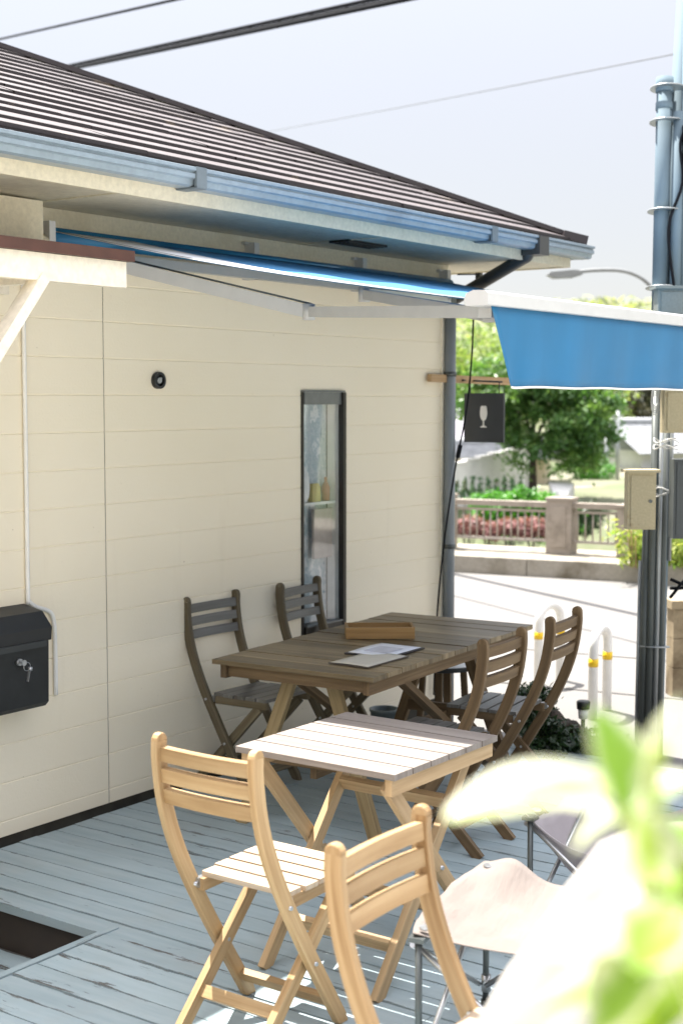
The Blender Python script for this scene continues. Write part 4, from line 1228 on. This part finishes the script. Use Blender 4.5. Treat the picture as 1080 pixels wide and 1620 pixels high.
# street lamp further along the road
lp = at(1043, 470, 16.3); sl_t = thing('street_lamp', 'street lamp with slim curved arm showing beyond the gutter end', 'street lamp', (lp.x, lp.y, ROAD_Z), HEAD - PI / 2)
b = MB(); b.tube([(0, 0, 0), (0, 0, 3.0)], .05, 12); b.build('pole', M['lamp_grey'], sl_t)
b = MB(); b.tube(smooth_path([(0, 0, 2.95), (-.01, 0, 3.1), (-.09, 0, 3.27), (-.24, 0, 3.40), (-.45, 0, 3.47), (-.75, 0, 3.475), (-.98, 0, 3.45)], 5), .022, 10); b.build('arm', M['lamp_grey'], sl_t)
b = MB(); b.prism([(-1.30, -.0), (-1.26, .03), (-1.0, .055), (-.90, .045), (-.90, .0), (-1.0, -.03), (-1.22, -.04)], (1, 0, 0), (0, 0, 1), (0, 1, 0), (0, 0, 3.42), .16, .012); b.build('lamp_head', M['lamp_grey'], sl_t)

# arched barriers on the roadside
def arch(loc, rz, label, grp):
    t = thing('arch_barrier', label, 'barrier', loc, rz, grp)
    h = .55; w = .145; r = .030
    pts = [(-w, 0, -.02), (-w, 0, h - .10)] + [(-w * math.cos(a), 0, h - .10 + .11 * math.sin(a)) for a in np.linspace(.25, PI - .25, 9)] + [(w, 0, h - .10), (w, 0, -.02)]
    b = MB(); b.tube(pts, r, 14); b.build('pipe', M['white_paint'], t)
    for s in (-1, 1):
        b = MB(); b.tube([(s * w, 0, .335), (s * w, 0, .385)], r + .002, 14); b.build('reflective_band', M['yellow'], t)
    return t
AG = 'white arched barriers beside the road'
a0 = V((8.21, 3.86, ROAD_Z))
arch(a0, R(35.6 - 28), 'white pipe arch barrier with yellow bands standing clear on the road edge', AG)
arch((8.93, 4.59, ROAD_Z), R(35.6 - 40), 'white pipe arch barrier with yellow bands half hidden behind a chair back', AG)

# railing on the far kerb
rl = thing('bridge_railing', 'brown concrete bridge railing with thin upright bars across the road', 'railing', KO + KN * .72 - KD * .15 + V((0, 0, -.005)), math.atan2(KN.y, KN.x))
posts = [(2.02, .30), (.50, .30), (-.28, .17), (3.6, .3), (5.2, .3), (6.8, .3)]
for y, w in posts:
    b = MB(); hh = .66 if w > .2 else .60
    b.box((-.13, y - w / 2, 0), (.13, y + w / 2, hh - .03), 2, .015, 2); b.box((-.145, y - w / 2 - .012, hh - .03), (.145, y + w / 2 + .012, hh), 0, .008, 2)
    if w > .2: b.box((-.138, y - w / 2 + .06, .08), (-.131, y + w / 2 - .06, hh - .1), 2, .004)
    b.build('post', M['rail'], rl)
spans = [(-.194, .349), (.651, 1.869), (2.171, 3.449), (3.751, 5.049), (5.351, 6.649)]
for y0, y1 in spans:
    b = MB(); b.box((-.07, y0, .535), (.07, y1, .60), 1, .01, 2); b.build('top_rail', M['rail'], rl)
    b = MB(); b.box((-.02, y0, .475), (.02, y1, .505), 1, .004); b.box((-.02, y0, .125), (.02, y1, .155), 1, .004)
    n = max(3, int((y1 - y0) / .082))
    for k in range(n):
        y = y0 + (k + .5) * (y1 - y0) / n; b.tube([(0, y, .14), (0, y, .49)], .010, 8)
    b.build('bars', M['rail_bar'], rl)

# low block wall by the pole
b = MB()
for k in range(3):
    for j in range(4): b.box((j * .40 - .012 * 0, -.07, ROAD_Z + k * .2), (j * .40 + .394, .07, ROAD_Z + k * .2 + .196), 0, .006, 1)
b.box((-.02, -.085, ROAD_Z + .6), (1.6, .085, ROAD_Z + .655), 0, .006)
bw = b.build('block_wall', M['block']); bw.location = at(1060, 940, 9.6) * 1; bw.location.z = 0; bw.rotation_euler = (0, 0, HEAD - PI / 2 + R(6))
tag(bw, 'low mossy brown block wall behind the service pole', 'wall')

# garden stuff past the deck edge
t = thing('garden_rock', 'rough brown rock just past the far deck edge', 'rock', (6.78, 3.40, ROAD_Z), R(30))
b = MB(); bmesh.ops.create_icosphere(b.bm, subdivisions=4, radius=.15)
for v in b.bm.verts:
    c = v.co; k = 1 + .18 * math.sin(c.x * 21 + 1.3) * math.sin(c.y * 17) + .12 * math.sin(c.z * 33 + c.x * 12) + .05 * math.sin(c.y * 60 + c.z * 40)
    v.co = V((c.x * k * 1.25, c.y * k, max(-.05, c.z * k * 1.5) + .12))
ro = b.build('rock', M['stone'], t)
for i, (px, py, D, sz, lab) in enumerate(((868, 1172, 7.25, .14, 'dark green low shrub against the far deck edge beside the rock'), (908, 1165, 7.4, .11, 'dark bushy shrub below the small garden light'), (845, 1098, 7.7, .08, 'little dark sprig showing behind the chair seat'), (960, 1180, 7.4, .12, 'dark shrub behind the blurred pale leaf'))):
    p = at(px, py, D); hgt = p.z - ROAD_Z
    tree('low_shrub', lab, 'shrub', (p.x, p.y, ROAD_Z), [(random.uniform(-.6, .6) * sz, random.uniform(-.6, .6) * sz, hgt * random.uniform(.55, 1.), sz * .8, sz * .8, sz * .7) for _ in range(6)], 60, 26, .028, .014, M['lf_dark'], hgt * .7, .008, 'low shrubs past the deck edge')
p = at(922, 1116, 7.8); t = thing('garden_light', 'small black-capped white garden light among the low shrubs', 'garden light', (p.x, p.y, ROAD_Z))
hz = p.z - ROAD_Z
b = MB(); b.tube([(0, 0, 0), (0, 0, hz - .02)], .012, 10); b.build('stake', M['black'], t)
b = MB(); b.lathe([(.018, hz - .075), (.026, hz - .07), (.03, hz - .02), (.02, hz - .018)], (0, 0, 0), 18); b.build('lens', M['white_paint'], t)
b = MB(); b.lathe([(0, hz - .017), (.036, hz - .018), (.038, hz + .02), (.032, hz + .026), (0, hz + .028)], (0, 0, 0), 18); b.build('cap', M['black'], t)

# weeds at the kerb
def weeds(px, py, D, lab, n, h, w):
    p = at(px, py, D); t = thing('weed_clump', lab, 'weeds', (p.x, p.y, -.015), 0, 'weed clumps on the kerb')
    C = []; N = []
    for k in range(n):
        a = rng.normal(size=2) * w; lean = rng.normal(size=2) * .25
        for s in np.linspace(.1, 1, 9):
            C.append([a[0] + lean[0] * s * s * h, a[1] + lean[1] * s * s * h, s * h * (.6 + .4 * rng.random())]); N.append(rng.normal(size=3))
    C = np.array(C); quads('leaves', C, np.array(N), .018 + .012 * rng.random(len(C)), M['lf_grass'], t, aspect=2.2)
    b = MB()
    for k in range(8): a = rng.normal(size=2) * w; b.tube([(a[0], a[1], 0), (a[0] * 1.3, a[1] * 1.3, h * .8)], .006, 5)
    b.build('stems', M['batten'], t)
weeds(1012, 900, 15.5, 'yellow-green weeds growing at the railing end', 80, .52, .09)
weeds(1074, 905, 15.5, 'bright weeds on the kerb beside the meter box', 90, .45, .12)

# ------------------------------------------------------------------ far side: wall, hedge, azaleas, houses, trees
def zat(y, D): return at(540, y, D).z
p = at(842, 770, 34); base = V((p.x, p.y, -.5))
tree('shade_tree', 'spreading green tree with dark trunk across the river', 'tree', base,
     [(-.2, .2, 2.6, 1.0, 1.0, .75), (.5, -.6, 2.5, .9, .9, .6), (-.6, .8, 2.2, .8, .8, .5), (.2, -.9, 1.7, .75, .75, .45), (-.3, .5, 1.55, .6, .6, .35), (.1, 0, 3.2, .7, .7, .5), (.6, -1.25, 2.15, .6, .6, .4), (-.1, -.4, 1.25, .7, .9, .28), (-.4, .9, 2.9, .6, .6, .4), (.3, -1.1, 1.1, .5, .5, .22), (.41, -.57, .72, .5, .5, .22), (.64, -.9, .92, .55, .55, .25), (-.23, .33, .78, .5, .5, .2), (.87, -1.22, 1.45, .5, .5, .3)],
     330, 60, .14, .05, M['lf_tree'], 1.7, .09)
tg = 'background trees across the river'
for px, py, D, s, m, lab in ((745, 575, 46, 1.5, 'lf_pale', 'pale yellow-green tree behind the hanging sign'), (700, 640, 48, 1.4, 'lf_tree', 'green tree right behind the downpipe'), (790, 560, 50, 1.5, 'lf_pale', 'pale tree peeking over the awning corner of the road'),
                             (905, 600, 52, 1.7, 'lf_pale', 'pale green tree rising behind the spreading tree'), (980, 640, 58, 1.9, 'lf_wood', 'brownish tree above the grey tiled roof'), (1045, 600, 60, 1.9, 'lf_wood', 'brownish tree behind the beige junction box'),
                             (940, 740, 40, .55, 'lf_hedge', 'bright round shrub near the far thin pole'), (925, 668, 44, .8, 'lf_tree', 'dark green tree beside the far thin pole'), (1010, 700, 64, 1.3, 'lf_wood', 'olive tree directly behind the grey tiled roof')):
    p = at(px, py, D); gz = -.45 if D < 50 else 0
    hh = p.z - gz
    tree('garden_tree', lab, 'tree', (p.x, p.y, gz), ell_blob(8, s * .9, s * .9, s * .7, hh, s * .75) + ell_blob(4, s * .7, s * .7, hh * .25, hh * .5, s * .6), 150, 46, s * .13, s * .038, M[m], hh * .9, s * .07, tg)
# distant wooded hill as one mass
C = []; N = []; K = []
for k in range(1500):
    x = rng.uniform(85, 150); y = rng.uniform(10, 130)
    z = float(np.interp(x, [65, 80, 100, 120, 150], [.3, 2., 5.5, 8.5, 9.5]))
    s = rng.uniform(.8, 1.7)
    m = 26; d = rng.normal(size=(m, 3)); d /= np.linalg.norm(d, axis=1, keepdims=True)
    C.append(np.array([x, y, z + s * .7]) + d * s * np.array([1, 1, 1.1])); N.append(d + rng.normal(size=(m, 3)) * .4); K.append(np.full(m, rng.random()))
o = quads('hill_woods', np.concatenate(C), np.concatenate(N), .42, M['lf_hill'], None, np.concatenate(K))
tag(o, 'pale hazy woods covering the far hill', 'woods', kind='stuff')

# white retaining wall with spiky plants and hedge
A0 = at(690, 745, 32.5); A1 = at(832, 707, 36)
d = V((A1.x - A0.x, A1.y - A0.y, 0)); L = d.length
b = MB(); ht0 = .30 + 0; n = 7
for k in range(n):
    u0 = L * k / n; u1 = L * (k + 1) / n; z = .22 + .40 * (k + .5) / n
    b.box((u0 + .004, -.07, -1.2), (u1 - .004, .07, z), 0, .01); b.box((u0, -.09, z + .001), (u1 - .002, .09, z + .04), 0, .006)
b.box((L - .12, -.1, -1.2), (L + .2, .16, .82), 2, .015)
fw_ = b.build('boundary_wall', M['far_white']); fw_.location = (A0.x, A0.y, 0); fw_.rotation_euler = (0, 0, math.atan2(d.y, d.x))
tag(fw_, 'white stepped boundary wall across the river below the sign', 'wall')
SPG = 'spiky plants along the white wall'
ORD = ['first', 'second', 'third', 'fourth', 'fifth', 'sixth', 'seventh', 'eighth', 'ninth']
for k in range(9):
    px = 722 + k * 12.5; p = at(px, 778 - k * 1.5, 31.6)
    t = thing('spiky_plant', ORD[k] + ' dark spiky plant from the downpipe along the white wall', 'plant', (p.x, p.y, -.8), 0, SPG)
    C = []; N = []
    for q in range(34):
        s = rng.random(); a = rng.random() * 2 * PI; r = .10 * (1 - s) + .015
        C.append([r * math.cos(a), r * math.sin(a), .25 + s * .55 + .1 * rng.random()]); N.append([math.cos(a), math.sin(a), .2])
    quads('leaves', np.array(C), np.array(N), .055, M['lf_spike'], t)
    b = MB(); b.tube([(0, 0, 0), (0, 0, .8)], .012, 5); b.build('stem', M['bark'], t)
p = at(835, 800, 29.5)
t = thing('clipped_hedge', 'bright green hedge under the spreading tree', 'hedge', (p.x, p.y, -1.0), HEAD - PI / 2)
C, N, K = crown_points([(-.85, .2, .55, .35, .4, .3), (-.5, 0, .62, .4, .4, .35), (-.1, .1, .65, .4, .4, .35), (.3, 0, .55, .45, .4, .3), (.7, .1, .42, .4, .4, .25), (0, 0, .2, 1.1, .4, .3)], 220, 40, .08, .6)
quads('foliage', C, N, .035, M['lf_hedge'], t, K)
b = MB()
for k in range(7): b.tube([(-.9 + k * .27, 0, -.1), (-.9 + k * .27, .02, .5)], .015, 6)
b.build('stem', M['bark'], t)
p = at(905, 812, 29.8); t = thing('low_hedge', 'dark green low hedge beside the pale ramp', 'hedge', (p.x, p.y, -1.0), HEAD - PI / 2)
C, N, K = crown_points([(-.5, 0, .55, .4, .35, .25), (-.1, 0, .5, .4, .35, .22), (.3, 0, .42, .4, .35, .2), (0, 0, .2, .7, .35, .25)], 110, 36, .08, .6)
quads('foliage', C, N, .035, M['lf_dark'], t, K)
b = MB()
for k in range(4): b.tube([(-.5 + k * .27, 0, -.1), (-.5 + k * .27, .02, .45)], .015, 6)
b.build('stem', M['bark'], t)
# white concrete slope, river wall
b = MB(); q = [at(868, 763, 33.6), at(908, 765, 33.8), at(897, 782, 32.2), at(876, 784, 32.2)]
b.raw(q + [v - V((0, 0, .5)) for v in q], [(0, 1, 2, 3), (0, 4, 5, 1), (1, 5, 6, 2), (2, 6, 7, 3), (3, 7, 4, 0)])
tag(b.build('ramp', plain('ramp_concrete', (.66, .65, .63), .8)), kind='structure')
o1 = KO + KN * 11.5; b = MB(); b.box((-.2, -20, -3.2), (.2, 40, -2.05), 1, .02); b.box((-.25, -20, -2.05), (.25, 40, -1.98), 1, .02)
rw = b.build('river_wall', M['concrete']); rw.location = o1; rw.rotation_euler = kerb.rotation_euler; tag(rw, 'long grey river wall seen low between the railing bars', 'wall')
b = MB(); b.raw([KO + KN * a + KD * c + V((0, 0, -2.6)) for a, c in ((2.6, -40), (11.3, -40), (11.3, 60), (2.6, 60))], [(0, 1, 2, 3)])
m, n_, l_, bb = newmat('river_water'); bb.inputs['Base Color'].default_value = (.10, .12, .12, 1); bb.inputs['Roughness'].default_value = .15
bump(n_, l_, bb, noise(n_, l_, objc(n_), 2.2, 4), .3, .05)
tag(b.build('river', m), kind='structure')
b = MB(); q = [KO + KN * 12 + KD * -30, KO + KN * 13.6 + KD * -30, KO + KN * 13.6 + KD * 50, KO + KN * 12 + KD * 50]
b.raw([v + V((0, 0, z)) for v, z in zip(q, (-1.93, -1.75, -1.75, -1.93))], [(0, 1, 2, 3)]); tag(b.build('path', plain('path_pale', (.55, .53, .50), .9)), kind='structure')
for i, (px, py, w) in enumerate(((741, 832, .25), (772, 840, .17), (806, 833, .25), (843, 836, .27), (872, 842, .16))):
    p = at(px, py, 28.2); t = thing('azalea_bush', ORD[i] + ' red azalea bush from the downpipe behind the railing bars', 'bush', (p.x, p.y, -2.0), 0, 'red azalea bushes across the river')
    h = p.z + 2.0
    C, N, K = crown_points([(0, 0, h, w * 1.1, w * 1.1, w * .62), (w * .5, -w * .6, h * .95, w * .6, w * .6, w * .5)], 50, 36, .06)
    quads('blossom', C, N, .028, M['lf_azalea'], t, K)
    b = MB(); b.tube([(0, 0, -.1), (0, 0, h)], .02, 6)
    for a in range(5): b.tube([(0, 0, h * .4), (.7 * w * math.cos(a * 1.25), .7 * w * math.sin(a * 1.25), h)], .01, 5)
    b.build('stem', M['bark'], t)


def far_house(name, label, px, py, D, rz, w, dpt, h, rh, wall_m, roof_m, base_z, wins):
    p = at(px, py, D); t = thing(name, label, 'house', (p.x, p.y, base_z), rz)
    b = MB(); b.box((-w / 2, -dpt / 2, 0), (w / 2, dpt / 2, h), 2, .01); b.build('wall', wall_m, t)
    b = MB(); e = .35
    for s in (1, -1):
        n = 14
        for k in range(n):
            v0, v1 = k / n, (k + 1) / n
            y0 = s * (dpt / 2 + e) * (1 - v0); y1 = s * (dpt / 2 + e) * (1 - v1); z0 = h - .1 + rh * v0 + .03; z1 = h - .1 + rh * v1
            b.raw([(-w / 2 - e, y0, z0), (w / 2 + e, y0, z0), (w / 2 + e, y1, z1), (-w / 2 - e, y1, z1), (-w / 2 - e, y0, z0 - .05), (w / 2 + e, y0, z0 - .05)], [(0, 1, 2, 3), (4, 5, 1, 0)])
    for s in (1, -1): b.raw([(s * w / 2, -dpt / 2, h - .02), (s * w / 2, dpt / 2, h - .02), (s * w / 2, 0, h + rh * .9)], [(0, 1, 2)])
    ro = b.build('roof', roof_m, t)
    b = MB(); b.tube([(-w / 2 - e, 0, h + rh - .06), (w / 2 + e, 0, h + rh - .06)], .12, 10); b.build('ridge', roof_m, ro)
    for x, z, ww, wh in wins:
        b = MB(); b.box((x - ww / 2, -dpt / 2 - .03, z), (x + ww / 2, -dpt / 2 - .005, z + wh), 2, .01); wo = b.build('window', M['far_white'], t)
        b = MB(); b.box((x - ww / 2 + .05, -dpt / 2 - .036, z + .05), (x + ww / 2 - .05, -dpt / 2 - .031, z + wh - .05), 2, 0); b.build('pane', M['far_glass'], wo)
    return t


far_house('far_house', 'far house with curved grey tiled roof behind the service pole', 1040, 745, 47, HEAD - PI / 2 + R(25), 3.6, 3.0, 1.2, .95, M['far_white'], M['kawara'], -1.0, [(-.8, .3, .6, .6), (.7, .3, .6, .6)])
far_house('far_house', 'beige house above the white boundary wall', 790, 745, 39, HEAD - PI / 2 + R(-12), 2.6, 2.0, .95, .35, M['house_wall'], M['kawara'], -.6, [(-.3, .35, .35, .4), (.35, .35, .3, .4)])
far_house('far_house', 'small house with pale lilac roof beside the downpipe', 695, 740, 41, HEAD - PI / 2 + R(-20), 2.0, 1.8, 1.3, .8, M['house_wall'], M['kawara_pale'], -.6, [(.2, .4, .35, .4)])
far_house('far_house', 'low pale house with brown roof below the bright round shrub', 945, 800, 37, HEAD - PI / 2 + R(10), 2.0, 1.4, .5, .35, M['far_white'], plain('tile_brown', (.34, .24, .2), .7), -1.35, [(-.4, .1, .3, .3)])
for px, top, D, lab in ((975, 648, 39, 'thin grey pole in front of the tiled roof'), (957, 690, 42, 'short grey pole beside the bright round shrub')):
    p = at(px, 790, D); b = MB(); zt = at(px, top, D).z; b.tube([(0, 0, -.8), (0, 0, zt)], .055, 10); b.bar((-.3, 0, zt - .18), (.3, 0, zt - .18), .05, .05)
    b.tube([(0, 0, zt), (0, 0, zt + .02)], .07, 10)
    o = b.build('telephone_pole', M['galv']); o.location = (p.x, p.y, 0); tag(o, lab, 'pole', 'thin poles across the river')

# ------------------------------------------------------------------ overhead wires
def wire(name, label, pts, r, mat, extra=None):
    b = MB(); P = [V(p) for p in pts[:2]]; n = 60; Q = []
    for i in range(n + 1):
        t = i / n; q = P[0].lerp(P[1], t); q.z -= pts[2] * 4 * t * (1 - t); Q.append(q)
    b.tube(Q, r, 6)
    if extra: extra(b, Q)
    return tag(b.build(name, M[mat]), label, 'wire')
def ext(p, q, a, c): p, q = V(p), V(q); return p + (q - p) * a, p + (q - p) * c
a, c = ext(at(0, 62, 30), at(275, 0, 20), -6, 8); wire('power_line', 'single thin dark wire crossing the sky above the roof', (a, c, .0), .022, 'cable_black')
def bundle(b, Q):
    for off in ((.0, .0, .07), (.03, .0, .03), (-.03, .02, -.02)): b.tube([q + V(off) for q in Q], .024, 6)
    H = []
    for i in range(700):
        t = i / 699 * (len(Q) - 1); j = min(int(t), len(Q) - 2); q = Q[j].lerp(Q[j + 1], t - j); H.append(q + V((.05 * math.cos(i * .9), .05 * math.cos(i * .9), .05 * math.sin(i * .9) + .03)))
    b.tube(H, .007, 5)
a, c = ext(at(115, 108, 28), at(630, 0, 16), -1.5, 6); wire('power_line', 'thick bundled black cable rising over the roof hip', (a, c, .0), .04, 'cable_black', bundle)
a, c = ext(at(425, 203, 40), at(1080, 72, 16), -.8, 1.6); wire('power_line', 'faint pale wire across the open sky', (a, c, .1), .007, 'cable_pale')


# ------------------------------------------------------------------ shrub beside the camera, far out of focus
def leaf(b, base, tip, width, nrm, curl=.06):
    base, tip = V(base), V(tip); d = tip - base; L = d.length; dn = d.normalized()
    nrm = V(nrm); nrm = (nrm - dn * nrm.dot(dn)).normalized(); side = dn.cross(nrm)
    nu, nv = 10, 4; vs = []; rnd = (random.random(), random.random())
    for i in range(nu + 1):
        u = i / nu; w = width * .5 * (math.sin(PI * min(1, u * .94 + .03)) ** .75)
        c = base + d * u + nrm * (curl * L * (math.sin(PI * u) * .5 - u * u * .6))
        for j in range(nv + 1):
            s = (j / nv) * 2 - 1; vs.append(c + side * (s * w) + nrm * (abs(s) * w * .35))
    F = []; UV = []
    for i in range(nu):
        for j in range(nv):
            a = i * (nv + 1) + j; F.append((a, a + nv + 1, a + nv + 2, a + 1))
            UV.append([(i / nu, j / nv - .5), ((i + 1) / nu, j / nv - .5), ((i + 1) / nu, (j + 1) / nv - .5), (i / nu, (j + 1) / nv - .5)])
    b.raw(vs, F, UV, True, rnd)


sh = thing('variegated_shrub', 'tall shrub with cream and green leaves standing close by, wholly blurred', 'shrub', (0, 0, 0))
D = .95
b = MB()
LV = [  # base px, tip px, depth, width m
    (985, 1250, 706, 1285, .92, .037), (975, 1290, 840, 1262, .98, .018), (985, 1285, 945, 1120, .90, .030), (1010, 1240, 1075, 1105, .92, .015),
    (985, 1300, 1090, 1230, .96, .028), (1010, 1285, 1030, 1400, .90, .030), (1000, 1330, 1110, 1420, .95, .034), (985, 1290, 905, 1345, 1.0, .020),
    (1060, 1480, 860, 1500, .92, .036), (1070, 1500, 930, 1640, .90, .042), (1050, 1470, 1100, 1600, .88, .040), (1075, 1540, 840, 1600, .95, .030),
    (1085, 1440, 1000, 1530, .86, .034), (1090, 1600, 960, 1660, .92, .03), (1100, 1350, 1050, 1300, .9, .03), (1040, 1400, 950, 1440, 1.02, .022),
    (1130, 1560, 1040, 1640, .9, .04), (1140, 1380, 1060, 1440, .98, .03)]
for x0, y0, x1, y1, D, w in LV:
    D *= .86; w *= .9
    nr = V((random.uniform(-.35, .1), random.uniform(-.5, -.1), 1)).normalized()
    leaf(b, at(x0, y0, D), at(x1, y1, D * random.uniform(.97, 1.05)), w * 1.55, nr)
b.build('foliage', M['varieg'], sh, fix=False)
b = MB(); root = at(1150, 1500, .86); g = V((root.x + .15, root.y - .1, ROAD_Z))
b.tube(smooth_path([g, (g + root) / 2 + V((.03, .02, 0)), root, at(1075, 1500, 0.800), at(1020, 1380, 0.800), at(985, 1280, 0.817), at(960, 1180, 0.808)], 4), [.012] * 8 + [.008] * 8 + [.005] * 9, 8)
b.tube(smooth_path([at(1120, 1480, 0.826), at(1070, 1330, 0.817), at(1030, 1260, 0.800), at(1045, 1180, 0.791)], 4), .004, 7)
b.build('stem', plain('green_stem', (.25, .33, .06), .5), sh)
